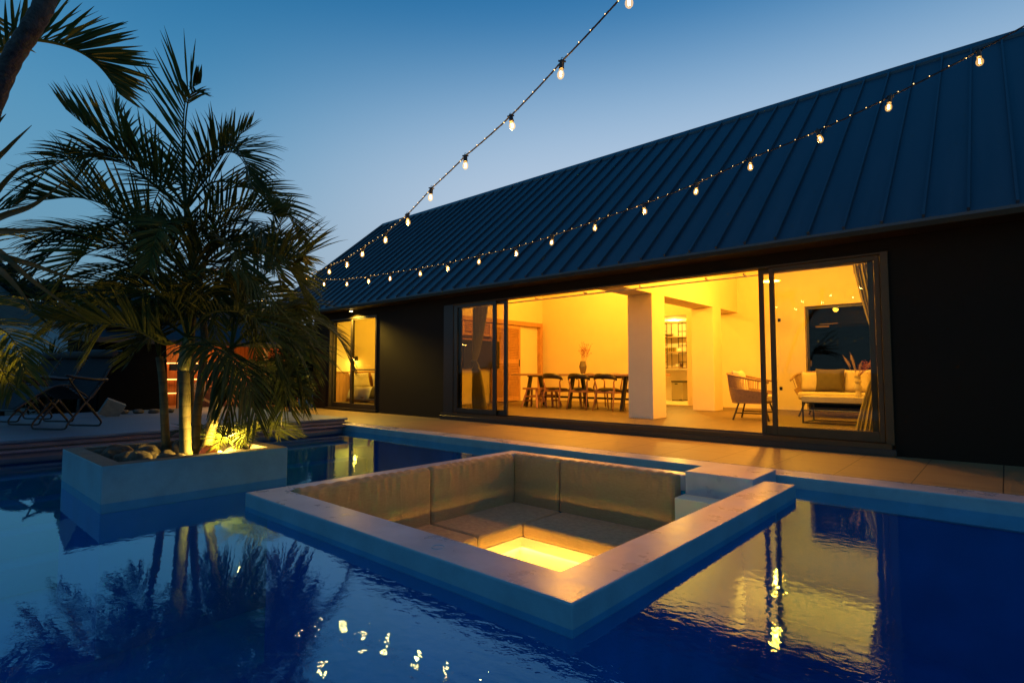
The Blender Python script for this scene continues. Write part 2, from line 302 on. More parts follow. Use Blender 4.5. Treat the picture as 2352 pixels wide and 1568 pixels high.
def trunkmat():
    m, t, b = newmat('ringed_palm_trunk'); N = t.nodes.new; L = t.links.new
    g = N('ShaderNodeNewGeometry'); s = N('ShaderNodeSeparateXYZ'); L(g.outputs['Position'], s.inputs[0])
    n = N('ShaderNodeTexNoise'); n.inputs['Scale'].default_value = 9; n.inputs['Detail'].default_value = 6; L(g.outputs['Position'], n.inputs['Vector'])
    a = N('ShaderNodeMath'); a.operation = 'MULTIPLY_ADD'; a.inputs[1].default_value = .05; L(n.outputs[0], a.inputs[0]); L(s.outputs['Z'], a.inputs[2])
    d = N('ShaderNodeMath'); d.operation = 'DIVIDE'; d.inputs[1].default_value = .105; L(a.outputs[0], d.inputs[0]); fr = N('ShaderNodeMath'); fr.operation = 'FRACT'; L(d.outputs[0], fr.inputs[0])
    r = N('ShaderNodeValToRGB'); L(fr.outputs[0], r.inputs[0]); e = r.color_ramp.elements; e[0].position = 0; e[0].color = (.05, .035, .015, 1); e[1].position = .09; e[1].color = (.13, .12, .05, 1)
    q = e.new(.95); q.color = (.09, .085, .035, 1)
    mx = N('ShaderNodeMix'); mx.data_type = 'RGBA'; mx.blend_type = 'MULTIPLY'; mx.inputs[0].default_value = .8; L(r.outputs[0], mx.inputs[6])
    r2 = N('ShaderNodeValToRGB'); L(n.outputs[0], r2.inputs[0]); r2.color_ramp.elements[0].position = .35; r2.color_ramp.elements[0].color = (.45, .4, .3, 1); r2.color_ramp.elements[1].position = .6; L(r2.outputs[0], mx.inputs[7])
    L(mx.outputs[2], b.inputs['Base Color']); b.inputs['Roughness'].default_value = .7
    bp = N('ShaderNodeBump'); bp.inputs['Strength'].default_value = .5; bp.inputs['Distance'].default_value = .02; L(fr.outputs[0], bp.inputs['Height']); L(bp.outputs[0], b.inputs['Normal'])
    return m
M['trunk'] = trunkmat()
M['bark'] = pm('grey_palm_bark', (.055, .05, .045), .85, var=.5, scale=25, bump=1, bscale=45, stretch=(1, 1, 1))
M['shaft'] = pm('green_crownshaft', (.12, .13, .04), .5, var=.3, scale=9)
M['petiole'] = pm('frond_midrib', (.12, .13, .04), .5, var=.2, scale=9)
M['glass'] = glass('door_glass', (.90, .92, .88), 1.35)
M['glass_tint'] = glass('shaded_door_glass', (.80, .80, .70), 1.35)
M['bulb'] = glass('clear_bulb_glass', (1, .93, .78), 1.45, .02, ((1, .55, .14), .38))
M['filament'] = emit('glowing_filament', (1, .66, .26), 60, False)
M['led'] = emit('tiny_led', (1, .62, .22), 4, False)
M['downlight'] = emit('lit_downlight', (1, .70, .25), 12, False)
M['strip'] = emit('under_bench_led_strip', (1, .54, .09), 80)
M['fill_strip'] = emit('hidden_fill_strip', (1, .50, .06), 420)  # unseen fill light, added to brighten the seat fronts
M['cabinled'] = emit('cabin_led_strip', (1, .42, .10), 5, False)
M['clear'] = glass('drinking_glass', (.88, .84, .66), 1.5, .05)
def watermat():
    m, t, b = newmat('pool_water'); N = t.nodes.new; L = t.links.new; t.nodes.remove(b)
    g = N('ShaderNodeNewGeometry')
    def noise(sc, st, det=2, dist=0):
        mp = N('ShaderNodeMapping'); mp.inputs['Scale'].default_value = st; mp.inputs['Rotation'].default_value = (0, 0, radians(-41)); L(g.outputs['Position'], mp.inputs[0])
        n = N('ShaderNodeTexNoise'); n.inputs['Scale'].default_value = sc; n.inputs['Detail'].default_value = det; n.inputs['Distortion'].default_value = dist; L(mp.outputs[0], n.inputs['Vector']); return n
    big = noise(1.7, (1, 1, 1), 2); sm = noise(14, (1, 1.5, 1), 3, .3)
    patch = noise(.55, (1, 1, 1), 1)
    pr = N('ShaderNodeMapRange'); pr.inputs['From Min'].default_value = .42; pr.inputs['From Max'].default_value = .62; pr.inputs['To Min'].default_value = .15; pr.inputs['To Max'].default_value = 1.0; L(patch.outputs[0], pr.inputs['Value'])
    b1 = N('ShaderNodeBump'); b1.inputs['Strength'].default_value = .5; b1.inputs['Distance'].default_value = .0016; L(big.outputs[0], b1.inputs['Height'])
    b2 = N('ShaderNodeBump'); b2.inputs['Distance'].default_value = .0009; L(pr.outputs[0], b2.inputs['Strength']); L(sm.outputs[0], b2.inputs['Height']); L(b1.outputs[0], b2.inputs['Normal'])
    f = N('ShaderNodeFresnel'); f.inputs[0].default_value = 2.15; L(b1.outputs[0], f.inputs['Normal'])
    gl = N('ShaderNodeBsdfGlossy'); gl.inputs['Roughness'].default_value = .02; gl.inputs[0].default_value = (.46, .84, 1, 1); L(b2.outputs[0], gl.inputs['Normal'])
    tr = N('ShaderNodeBsdfTransparent'); tr.inputs[0].default_value = (.50, .78, .97, 1)
    ms = N('ShaderNodeMixShader'); iv = N('ShaderNodeMath'); iv.operation = 'SUBTRACT'; iv.inputs[0].default_value = 1; L(g.outputs['Backfacing'], iv.inputs[1])
    mu = N('ShaderNodeMath'); mu.operation = 'MULTIPLY'; L(f.outputs[0], mu.inputs[0]); L(iv.outputs[0], mu.inputs[1])
    L(mu.outputs[0], ms.inputs[0]); L(tr.outputs[0], ms.inputs[1]); L(gl.outputs[0], ms.inputs[2]); L(ms.outputs[0], t.nodes['Material Output'].inputs[0]); return m
M['water'] = watermat()
WARM = (1, .415, .030)
def lamp(name, kind, loc, power, col=WARM, size=.1, parent=None, **k):
    l = bpy.data.lights.new(name, kind); l.energy = power; l.color = col
    if kind == 'AREA': l.size = size
    else: l.shadow_soft_size = size
    for a, b in k.items(): setattr(l, a, b)
    o = bpy.data.objects.new(name, l); COL.objects.link(o); o.location = Vector(loc) - (ORG.get(parent.name, Vector()) if parent else Vector())
    if parent: o.parent = parent
    return o
def struct(o): o['kind'] = 'structure'; return o
# ================================================================== ground, pool, terrace
ZW = .773; ZC = .87
g = MB(); Q = lambda x0, x1, y0, y1, z: g.add([(x0,y0,z),(x1,y0,z),(x1,y1,z),(x0,y1,z)], [(0,1,2,3)])
Q(-1500, -13.2, -1500, 1500, .70); Q(-13.2, 6, 5.35, 1500, .70); Q(6, 1500, -1500, 1500, .70); Q(-13.2, 6, -1500, -3.3, .70)
struct(g.build('ground', M['ground']))
g = MB(); g.box(-8.75, 4.2, -3.2, 5.3, -.45, -.35)                                   # floor
g.box(-8.75, -8.6, -3.2, 5.3, -.35, .86); g.box(-8.6, 4.2, 5.15, 5.3, -.35, .80); g.box(4.05, 4.2, -3.2, 5.15, -.35, .80); g.box(-8.6, 4.05, -3.2, -3.05, -.35, .80)
struct(g.build('pool_basin', M['poolblue']))
g = MB()
for i, (xa, zt) in enumerate(((-8.1, .60), (-7.75, .38), (-7.4, .15), (-7.05, -.08))): g.box(-8.6, xa, -3.05, 5.15, -.35 if i == 0 else -.35, zt-.0) if False else g.box((-8.6, -8.1, -7.75, -7.4)[i]+(.0 if i == 0 else 0), xa, -3.05, 5.149, -.349, zt)
struct(g.build('pool_steps', M['poolstep'], bevel=.01, seg=1))
g = MB(); g.add([(-8.6,-3.05,ZW),(4.05,-3.05,ZW),(4.05,5.15,ZW),(-8.6,5.15,ZW)], [(0,1,2,3)])
# cut the sheet round the lounge and the planter so neither is flooded
LX0, LX1, LY0, LY1 = -4.10, -1.38, 1.88, 4.62
PX0, PX1, PY0, PY1 = -6.38, -5.17, 1.17, 2.38
g = MB()
xs = [-8.6, PX0, PX1, LX0, LX1, 4.05]; ys = [-3.05, PY0, LY0, PY1, LY1, 5.15]
for i in range(5):
    for j in range(5):
        cxm = (xs[i]+xs[i+1])/2; cym = (ys[j]+ys[j+1])/2
        if LX0 < cxm < LX1 and LY0 < cym < LY1: continue
        if PX0 < cxm < PX1 and PY0 < cym < PY1: continue
        g.add([(xs[i],ys[j],ZW),(xs[i+1],ys[j],ZW),(xs[i+1],ys[j+1],ZW),(xs[i],ys[j+1],ZW)], [(0,1,2,3)])
struct(g.build('pool_water', M['water']))
# terrace
struct(MB().box(-13.2, 6, 5.455, 7.098, .72, ZC).build('tiled_terrace', M['tile']))
def two_tone(o, mat2, fn):
    o.data.materials.append(mat2)
    for p in o.data.polygons:
        if fn(p): p.material_index = 1
    return o
g = MB()
n_ = 60                                                                             # slightly uneven worn front edge
for i in range(n_):
    x0 = -8.95 + (13.0)*i/n_; x1 = -8.95 + 13.0*(i+1)/n_
    g.box(x0, x1, 5.14, 5.45, .66, ZC)
g = MB().box(-8.62, 4.2, 5.14, 5.45, .66, ZC)
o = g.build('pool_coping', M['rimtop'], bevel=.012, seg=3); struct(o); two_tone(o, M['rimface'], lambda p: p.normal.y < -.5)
# raised deck on the left with its nosing and lower lip
g = MB().box(-13.2, -8.40, -6, 5.13, .90, .955)
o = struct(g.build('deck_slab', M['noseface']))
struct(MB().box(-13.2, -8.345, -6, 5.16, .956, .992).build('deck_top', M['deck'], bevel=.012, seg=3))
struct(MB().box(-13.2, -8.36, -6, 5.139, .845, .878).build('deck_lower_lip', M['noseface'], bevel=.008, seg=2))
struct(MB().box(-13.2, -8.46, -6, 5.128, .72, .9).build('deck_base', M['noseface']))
# ================================================================== sunken lounge
LG = thing('sunken_lounge', 'square sunken lounge with pale plaster rim standing in the pool', 'sunken lounge', (-2.7, 3.2, ZW))
XO, XI, XE = -4.214, -4.06, -1.512
def rim():
    xs_ = [XO, XI, -2.083, XE, -1.266]; ys_ = [1.76, 2.014, 4.576, 4.72, 4.775]
    def keep(i, j):
        if j == 0: return True
        if i == 0: return j <= 2
        if i == 3: return True
        return j == 2 and i == 1
    return solid(xs_, ys_, keep, .735, ZC)
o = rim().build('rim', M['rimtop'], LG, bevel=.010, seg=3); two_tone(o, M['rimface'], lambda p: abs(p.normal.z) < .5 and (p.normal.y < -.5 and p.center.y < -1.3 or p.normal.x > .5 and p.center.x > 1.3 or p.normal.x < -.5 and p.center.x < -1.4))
g = MB()                                               # basin walls below the slab (inside face and wet face)
g.box(-4.10, -4.06, 1.88, 4.62, -.35, .735); g.box(-4.06, -1.38, 1.88, 1.98, -.35, .735); g.box(-1.50, -1.38, 1.98, 4.62, -.35, .735); g.box(-4.06, -1.50, 4.58, 4.62, -.35, .735)
g.build('basin_wall', M['poolblue'], LG)
g = MB().box(-4.06, -1.50, 1.98, 4.58, -.12, -.04); g.build('pit_floor', M['plaster'], LG)
SF, SB, ZS, ZB, ZR = -3.331, 3.854, .384, .261, .173
g = MB(); g.box(-4.058, SF-.012, 1.985, 4.578, ZR, ZB); g.box(SF-.012, -1.502, SB+.012, 4.578, ZR, ZB)     # bench slab
g.box(-4.058, SF-.18, 1.985, 4.578, -.04, ZR); g.box(SF-.18, -1.502, SB+.18, 4.578, -.04, ZR)
g.build('bench', M['plaster'], LG)
g = MB(); g.box(SF-.17, SF-.15, 1.99, SB+.15, ZR-.03, ZR-.004); g.box(SF-.15, -1.51, SB+.15, SB+.17, ZR-.03, ZR-.004)
g.build('light_strip', M['strip'], LG)
MB().box(-3.2, -1.56, 1.985, 2.0, .05, .075).box(-1.53, -1.515, 2.30, 3.80, .05, .075).build('light_strip', M['fill_strip'], LG); MB().box(-3.30, -1.51, 1.985, 2.28, .11, .15).box(-1.80, -1.51, 2.281, 3.84, .11, .15).build('light_shield_ledge', M['plaster'], LG)  # unseen fill strips added for the seat fronts; ledges added to shield the backrests
g = MB().box(-2.083, -1.517, 4.55, 5.139, -.04, .911); g.build('step_block', M['rimtop'], LG, bevel=.010, seg=3)
g = MB().box(-2.088, -1.513, 4.354, 4.548, -.04, .72); g.build('upper_step', M['plaster'], LG, bevel=.010, seg=3)
g = MB().box(-2.088, -1.513, 4.15, 4.352, -.04, .513); g.build('lower_step', M['plaster'], LG, bevel=.008, seg=3)
def cush(name, label, x0, x1, y0, y1, z0, z1, bev, grp):
    g = MB().box(x0, x1, y0, y1, z0, z1); o = g.build(name, M['fabric'], bevel=bev, seg=5)
    return tag(o, label, 'cushion', grp)
_c = CAM + (FW*1266 + RT*(1005.6-1176) - UP*(1255.8-784)); _d = _c - CAM; _q = CAM + _d*((ZC-CAM.z)/_d.z)
MB().tube([(_q.x+.032*cos(a), _q.y+.032*sin(a), ZC+.0005) for a in [k*pi/12 for k in range(25)]], .0022, 5).build('cap_ring', M['rimface'], LG)
gS = 'flat seat cushions of the sunken lounge'; gB = 'upright back cushions of the sunken lounge'
cush('seat_cushion', 'taupe seat cushion at the near left end, mostly hidden behind the front rim', -4.05, SF, 1.99, 3.305, ZB+.002, ZS, .028, gS)
cush('seat_cushion', 'large taupe seat cushion filling the far left corner of the sunken lounge', -4.05, SF, 3.316, 4.46, ZB+.002, ZS, .028, gS)
cush('seat_cushion', 'long taupe seat cushion on the far side, lit yellow along its front edge', -3.322, -2.10, SB, 4.46, ZB+.002, ZS, .028, gS)
def backcush(label, a, b, side):
    """upright cushion with a puckered top edge"""
    random.seed(hash(label) % 1000 if False else len(label)); ph = [random.uniform(0, 6) for _ in range(6)]
    g = MB(); nu = 70; prof = [(0, 0), (.0, .25), (.0, .6), (.002, .88), (.008, .955), (.028, .988), (.06, 1.0), (.09, .988), (.108, .95), (.115, .88), (.115, 0)]
    z0, z1 = ZS-.004, .886
    def fn(u, v):
        k = v*(len(prof)-1); i = min(int(k), len(prof)-2); t = k-i; d = prof[i][0]*(1-t)+prof[i+1][0]*t; h = prof[i][1]*(1-t)+prof[i+1][1]*t
        pk = .0045*(sin(u*60*abs(b-a)+ph[0]+3*sin(u*9+ph[1]))) * max(0, (h-.62)/.38)
        wv = .010*sin(u*7*abs(b-a)+ph[2])*sin(h*3.0) + .004*sin(u*23*abs(b-a)+ph[3]+2*h)*(h)
        e = min(u, 1-u)*abs(b-a); rd = .02*max(0, 1-e/.03)**2
        z = z0 + (z1-z0)*h + (pk if h > .9 else 0) - rd*.7*(h > .5); d2 = d + rd - wv + (pk if h <= .97 else 0)
        s = a + (b-a)*u
        if side == 'L': return (-3.935-d2, s, z)
        return (s, 4.452+d2, z)
    g.grid(fn, nu*2, 40)
    n0 = len(g.v)
    for uu in (0, 1):
        ring = [fn(uu, j/40) for j in range(41)]; g.add(ring, [tuple(range(41))])
    return tag(g.build('back_cushion', M['fabric'], smooth=True), label, 'cushion', gB)
backcush('wrinkled taupe back cushion at the near left end against the left rim', 2.03, 3.308, 'L')
backcush('taupe back cushion on the left rim nearest the far corner, half in shade', 3.316, 4.446, 'L')
backcush('narrow taupe back cushion beside the far corner of the lounge', -3.985, -3.368, 'B')
backcush('long taupe back cushion on the far rim beside the white steps', -3.360, -2.135, 'B')
# ================================================================== planter
PL = thing('planter_box', 'square pale blue planter wall rising from the pool around the palm', 'planter', (-5.78, 1.775, ZW))
zt = 1.055; x0, x1, y0, y1 = -6.49, -5.05, 1.06, 2.49; xi0, xi1, yi0, yi1 = -6.38, -5.19, 1.20, 2.36
g = solid([x0, xi0, xi1, x1], [y0, yi0, yi1, y1], lambda i, j: (i, j) != (1, 1), .70, zt)
MB().box(x0+.004, x1-.004, y0+.004, y1-.004, -.35, .699).build('footing', M['poolblue'], PL)
o = g.build('wall', M['rimface'], PL, bevel=.008, seg=2); o.data.materials.append(M['conc'])
for p in o.data.polygons:
    if p.normal.z > .5: p.material_index = 1
    c = p.center + Vector((-5.78, 1.775, ZW)); nn = p.normal
    if (nn.y > .5 and c.y < 1.25) or (nn.y < -.5 and c.y > 2.3 and c.y < 2.4) or (nn.x > .5 and c.x < -6.3) or (nn.x < -.5 and c.x > -5.25): p.material_index = 1
MB().box(xi0, xi1, yi0, yi1, .80, .93).build('soil', M['soil'], PL)
def blob(c, r, seed, n=3, amp=.35, sq=.75):
    import bmesh
    bm = bmesh.new(); bmesh.ops.create_icosphere(bm, subdivisions=n, radius=1); rr = random.Random(seed)
    ws = [(Vector((rr.uniform(-1,1), rr.uniform(-1,1), rr.uniform(-1,1))).normalized()*rr.uniform(1.5, 7), rr.uniform(0, 6), rr.uniform(.3, 1)) for _ in range(9)]
    g = MB(); vs = []
    for v in bm.verts:
        k = 1 + amp*sum(a*sin(w_.dot(v.co)+p) for w_, p, a in ws)/5
        vs.append(Vector(c) + Vector((v.co.x*k*r, v.co.y*k*r*.9, v.co.z*k*r*sq)))
    g.add(vs, [tuple(v.index for v in f.verts) for f in bm.faces]); bm.free(); return g
rocks = [(-6.2, 1.42, .13), (-6.22, 1.66, .11), (-6.02, 1.36, .12), (-5.95, 1.56, .12), (-5.78, 1.38, .11), (-5.72, 1.55, .09), (-5.55, 1.42, .12), (-5.40, 1.40, .09), (-5.36, 1.58, .11), (-6.05, 1.95, .14), (-6.3, 2.05, .1),
         (-5.30, 1.76, .085), (-5.27, 2.16, .10), (-5.36, 2.02, .07), (-5.6, 2.22, .1), (-6.1, 2.25, .1), (-6.3, 1.3, .08), (-5.52, 1.7, .08), (-5.9, 1.74, .08), (-5.28, 1.30, .07)]
pos = ['at the far left corner', 'under the left trunk', 'at the near left', 'left of the tall trunk', 'against the near wall', 'beside the tall trunk', 'by the near wall in shade', 'near the right front wall', 'just left of the shell', 'behind the left trunk, lit yellow', 'at the back corner',
       'small, in front of the shell', 'dark, right of the glowing shell', 'touching the shell', 'behind the shell', 'at the back wall', 'small, in the left corner', 'small, between the trunks', 'small, behind the tall trunk', 'small, in the near corner']
for i, (x, y, r) in enumerate(rocks):
    tag(blob((x, y, .93+r*.45), r, 30+i, 3, .4).build('coral_rock', M['rock'], smooth=True), 'rough coral rock in the planter, ' + pos[i], 'rock', 'coral rocks in the planter')
# conch shell over the garden lamp
SH = thing('conch_shell', 'glowing pinkish conch shell lying among the planter rocks', 'shell', (-5.36, 1.93, 1.0))
M['shell'] = pm('pink_translucent_shell', (.62, .36, .24), .4, var=.2, scale=14, transl=.75, bump=.3, bscale=60)
g = MB()
def shell(u, v):
    th = u*2*pi*2.6; k = math.exp(-.26*th/1.6); R = .055*k; r = .085*k
    a = v*2*pi; ridge = 1 + .22*max(0, cos(th*3.0))*max(0, cos(a))**2
    ax = Vector((-.35, .55, .25)).normalized(); e1 = Vector((.75, .5, -.1)).normalized(); e1 = (e1 - ax*e1.dot(ax)).normalized(); e2 = ax.cross(e1)
    cc = e1*cos(th)*R + e2*sin(th)*R; rad = (e1*cos(th)+e2*sin(th))
    return Vector((-5.36, 1.93, 1.035)) + cc + ax*(-.13*k+.05) + rad*cos(a)*r*ridge + ax*sin(a)*r*1.5
g.grid(shell, 60, 22); g.build('shell_body', M['shell'], SH, smooth=True)
GL = thing('garden_uplight', 'small lit uplight hidden behind the glowing conch shell', 'lamp', (-5.42, 2.08, .97))
MB().lathe([(.03, 0), (.035, .02), (.035, .05), (.02, .052)], (-5.42, 2.08, .95), 16).build('housing', M['black'], GL)
MB().lathe([(.018, .053), (.018, .056)], (-5.42, 2.08, .95), 12).build('lens', M['downlight'], GL)
lamp('uplight_beam', 'POINT', (-5.41, 2.07, 1.06), 85, (1, .58, .10), .025, GL)
# ================================================================== palms
def crom(pts, n):
    pts = [Vector(p) for p in pts]; Pp = [pts[0]*2-pts[1]] + pts + [pts[-1]*2-pts[-2]]; res = []; m = len(pts)-1
    for i in range(n+1):
        t = i/n*m; k = min(int(t), m-1); t -= k; a, b, c, d = Pp[k:k+4]
        res.append(.5*((2*b) + (c-a)*t + (2*a-5*b+4*c-d)*t*t + (3*b-a-3*c+d)*t*t*t))
    return res
def frond(pts, L=.42, pairs=34, wid=.028, droop=.35, lift=.35, ang=(62, 28), start=.16, side=None, sides=(1, -1), rnd=None, r0=.014):
    """arching midrib with two rows of tapering leaflets; real thickness from the folded blades"""
    rr = rnd or random; g = MB(); path = crom(pts, 28); n = len(path)-1
    g.tube(path, [r0*(1-.85*i/n) for i in range(n+1)], 5)
    for k in range(pairs):
        u = start + (1-start)*(k+.5)/pairs; i = min(int(u*n), n-1); f = u*n-i; p = path[i].lerp(path[i+1], f); T = (path[i+1]-path[i]).normalized()
        S = (side if side is not None else T.cross(Vector((0,0,1)))); 
        S = S - T*S.dot(T)
        if S.length < .15: S = T.cross(RT)
        S.normalize(); Nn = S.cross(T)
        if Nn.z < 0 and side is None: Nn = -Nn
        prof = (.55 + .45*sin(min(1, u*1.6)*pi*.5)) * (1 - .62*max(0, (u-.55)/.45)**1.5)
        for sd in sides:
            if rr.random() < .04: continue
            a = radians(ang[0] + (ang[1]-ang[0])*u + rr.uniform(-6, 6)); v = lift + rr.uniform(-.15, .15)
            D = (T*cos(a) + (S*sd*cos(v) + Nn*sin(v))*sin(a)).normalized(); l = 1.1*L*prof*rr.uniform(.88, 1.1); w_ = 1.1*wid*rr.uniform(.8, 1.15)*(.7+.3*prof)
            W = (T - D*T.dot(D)).normalized(); up = D.cross(W).normalized(); segs = 5; base = len(g.v); q = p.copy(); dd = D.copy()
            for s in range(segs+1):
                t = s/segs; ww = w_*(.35 + 1.3*t)*(1 if t < .35 else 1) if t < .35 else w_*(.8)*(1-((t-.35)/.65)**1.8)
                ww = max(ww, .0015)
                g.v += [q - W*ww/2, q + up*ww*.22, q + W*ww/2]
                dd = (dd + Vector((0, 0, -1))*droop*(.10+.30*t)*(l/.4)**.5 + Vector((rr.uniform(-1,1), rr.uniform(-1,1), rr.uniform(-1,1)))*.03*t).normalized(); q = q + dd*(l/segs)
            for s in range(segs):
                b = base+3*s; g.f += [(b, b+1, b+4, b+3), (b+1, b+2, b+5, b+4)]
    return g
PT = thing('areca_palm', 'tall multi-stemmed palm growing from the pool planter, lit from below', 'palm tree', (-5.75, 1.85, .93))
D0 = 5.25
def trunk(pts, r, parent, mat=None, n=14):
    path = crom(pts, 24); g = MB().tube(path, [r[0]+(r[1]-r[0])*i/24 + (.25*r[0]*max(0, 1-i/2.0)) for i in range(25)], n)
    return g.build('trunk', mat or M['trunk'], parent, smooth=True)
trunk([P(383, 1042, 5.45), P(379, 980, 5.45), P(374, 880, 5.5), P(366, 820, 5.55)], (.040, .034), PT)
trunk([P(426, 1048, 5.05), P(425, 980, 5.1), P(424, 900, 5.1), P(422, 850, 5.12)], (.050, .048), PT)
MB().tube(crom([P(422, 850, 5.12), P(426, 810, 5.12), P(430, 775, 5.15)], 8), [.049, .053, .055, .053, .05, .045, .04, .036, .032], 14).build('crownshaft', M['shaft'], PT, smooth=True)
trunk([P(447, 1040, 5.3), P(452, 960, 5.35), P(461, 880, 5.4), P(470, 780, 5.5), P(455, 650, 5.6), P(428, 480, 5.6)], (.042, .03), PT)
trunk([P(470, 1042, 5.25), P(492, 960, 5.2), P(512, 880, 5.15), P(530, 800, 5.1)], (.048, .034), PT)
trunk([P(456, 1045, 5.4), P(474, 1000, 5.35), P(490, 950, 5.3), P(497, 905, 5.3)], (.040, .030), PT)
trunk([P(437, 1040, 5.45), P(438, 950, 5.5), P(440, 800, 5.6), P(447, 700, 5.65), P(470, 600, 5.6)], (.030, .026), PT)
rf = random.Random(11)
def F(pts, **k):
    mat = k.pop('mat', M['frond']); k.setdefault('rnd', rf)
    frond([P(*q) for q in pts], **k).build('frond', mat, PT, smooth=False)
nside = lambda: None
# high fronds traced from their own places in the crown
F([(428, 480, 5.6), (421, 400, 5.6), (420, 300, 5.55), (430, 215, 5.5), (462, 190, 5.4)], L=.62, pairs=34, side=RT.copy(), lift=.05, droop=.10, ang=(40, 30), sides=(-1,), wid=.030)
F([(428, 480, 5.6), (424, 380, 5.6), (427, 270, 5.55), (440, 215, 5.45), (470, 215, 5.3)], L=.22, pairs=16, start=.6, lift=.3, droop=.5, wid=.03)
F([(425, 470, 5.6), (370, 410, 5.4), (300, 360, 5.2), (230, 315, 5.0), (150, 250, 4.9)], L=.52, pairs=40, droop=.14, lift=.9, ang=(62, 25))
F([(425, 480, 5.6), (350, 420, 5.3), (280, 370, 5.1), (225, 355, 5.0), (185, 400, 4.9)], L=.40, pairs=36, droop=.5, lift=.2)
F([(428, 480, 5.6), (455, 420, 5.6), (500, 360, 5.6), (545, 355, 5.5), (585, 420, 5.4)], L=.46, pairs=36, droop=.15, lift=.75)
F([(428, 480, 5.6), (450, 440, 5.7), (490, 390, 5.8), (530, 330, 5.9), (575, 290, 5.9)], L=.40, pairs=30, droop=.2, lift=.6)
F([(430, 500, 5.5), (480, 495, 5.5), (540, 480, 5.4), (590, 485, 5.3), (650, 500, 5.2)], L=.45, pairs=36, droop=.1, lift=.85)
F([(430, 500, 5.5), (480, 455, 5.7), (540, 430, 5.9), (590, 440, 6.0), (630, 480, 6.1)], L=.42, pairs=34, droop=.25, lift=.5)
F([(430, 640, 5.5), (370, 560, 5.3), (290, 495, 5.1), (190, 455, 4.9), (95, 460, 4.8)], L=.55, pairs=44, droop=.2, lift=.7)
F([(430, 650, 5.4), (350, 600, 5.2), (240, 545, 5.0), (150, 530, 4.9), (80, 555, 4.8)], L=.50, pairs=44, droop=.5, lift=.1)
F([(425, 640, 5.5), (350, 570, 5.6), (270, 500, 5.7), (190, 410, 5.8), (150, 340, 5.9)], L=.50, pairs=40, droop=.3, lift=.5)
F([(425, 520, 5.6), (380, 440, 5.8), (330, 370, 5.9), (280, 300, 6.0), (262, 240, 6.0)], L=.50, pairs=36, droop=.15, lift=.4)
F([(430, 775, 5.15), (380, 790, 5.0), (300, 752, 4.8), (205, 742, 4.65), (110, 735, 4.6)], L=.40, pairs=32, droop=.18, lift=1.0, sides=(1, -1), wid=.036)
F([(430, 775, 5.15), (420, 720, 5.2), (370, 650, 5.2), (290, 610, 5.1), (180, 640, 5.0)], L=.45, pairs=36, droop=.5)
F([(430, 775, 5.15), (450, 690, 5.1), (490, 635, 4.9), (560, 630, 4.8), (630, 700, 4.7)], L=.48, pairs=38, droop=.75, lift=0.1)
F([(430, 775, 5.15), (432, 700, 5.2), (440, 620, 5.2), (480, 540, 5.2), (560, 490, 5.2)], L=.50, pairs=36, droop=.35)
F([(470, 600, 5.6), (520, 600, 5.7), (600, 575, 5.9), (680, 545, 6.1), (690, 548, 6.2)], L=.46, pairs=42, droop=.2, lift=.5)
F([(530, 800, 5.1), (560, 700, 5.2), (620, 620, 5.3), (690, 590, 5.4), (695, 600, 5.5)], L=.52, pairs=40, droop=.25, lift=.7)
F([(530, 800, 5.1), (545, 700, 5.3), (590, 600, 5.6), (640, 520, 5.8), (650, 470, 5.9)], L=.38, pairs=34, droop=.5)
F([(530, 800, 5.1), (590, 785, 5.0), (670, 790, 4.9), (680, 850, 4.9), (690, 930, 4.9)], L=.46, pairs=44, droop=.55, lift=.55)
F([(530, 800, 5.1), (600, 740, 5.3), (680, 700, 5.5), (680, 730, 5.6), (690, 800, 5.7)], L=.42, pairs=40, droop=.6, lift=.3)
F([(497, 905, 5.3), (560, 865, 5.2), (630, 852, 5.1), (650, 880, 5.0), (672, 955, 5.0)], L=.36, pairs=36, droop=.4, lift=.7)
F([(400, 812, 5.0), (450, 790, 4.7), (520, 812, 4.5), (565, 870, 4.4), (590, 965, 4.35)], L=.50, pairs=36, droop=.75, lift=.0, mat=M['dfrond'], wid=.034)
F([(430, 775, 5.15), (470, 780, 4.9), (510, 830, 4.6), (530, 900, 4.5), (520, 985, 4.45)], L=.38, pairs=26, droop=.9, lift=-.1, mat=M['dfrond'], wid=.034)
F([(366, 820, 5.55), (350, 770, 5.6), (300, 735, 5.7), (230, 745, 5.8), (160, 800, 5.9)], L=.40, pairs=34, droop=.5)
F([(366, 820, 5.55), (372, 740, 5.7), (400, 690, 5.9), (460, 660, 6.1), (520, 690, 6.3)], L=.40, pairs=34, droop=.5)
for q in ([(430, 775, 5.15), (380, 740, 5.2), (310, 710, 5.2), (230, 700, 5.1), (150, 745, 5.0)], [(530, 800, 5.1), (590, 745, 5.1), (650, 740, 5.1), (700, 780, 5.1), (725, 860, 5.1)], [(497, 905, 5.3), (530, 850, 5.1), (590, 840, 4.9), (650, 880, 4.8), (650, 945, 4.8)],
          [(430, 775, 5.15), (400, 700, 5.0), (330, 670, 4.9), (250, 690, 4.8), (190, 760, 4.8)], [(430, 775, 5.15), (480, 720, 4.9), (560, 720, 4.7), (620, 780, 4.6), (640, 860, 4.6)]):
    F(q, L=.42, pairs=36, droop=.45, lift=.5)
rg_ = random.Random(5)
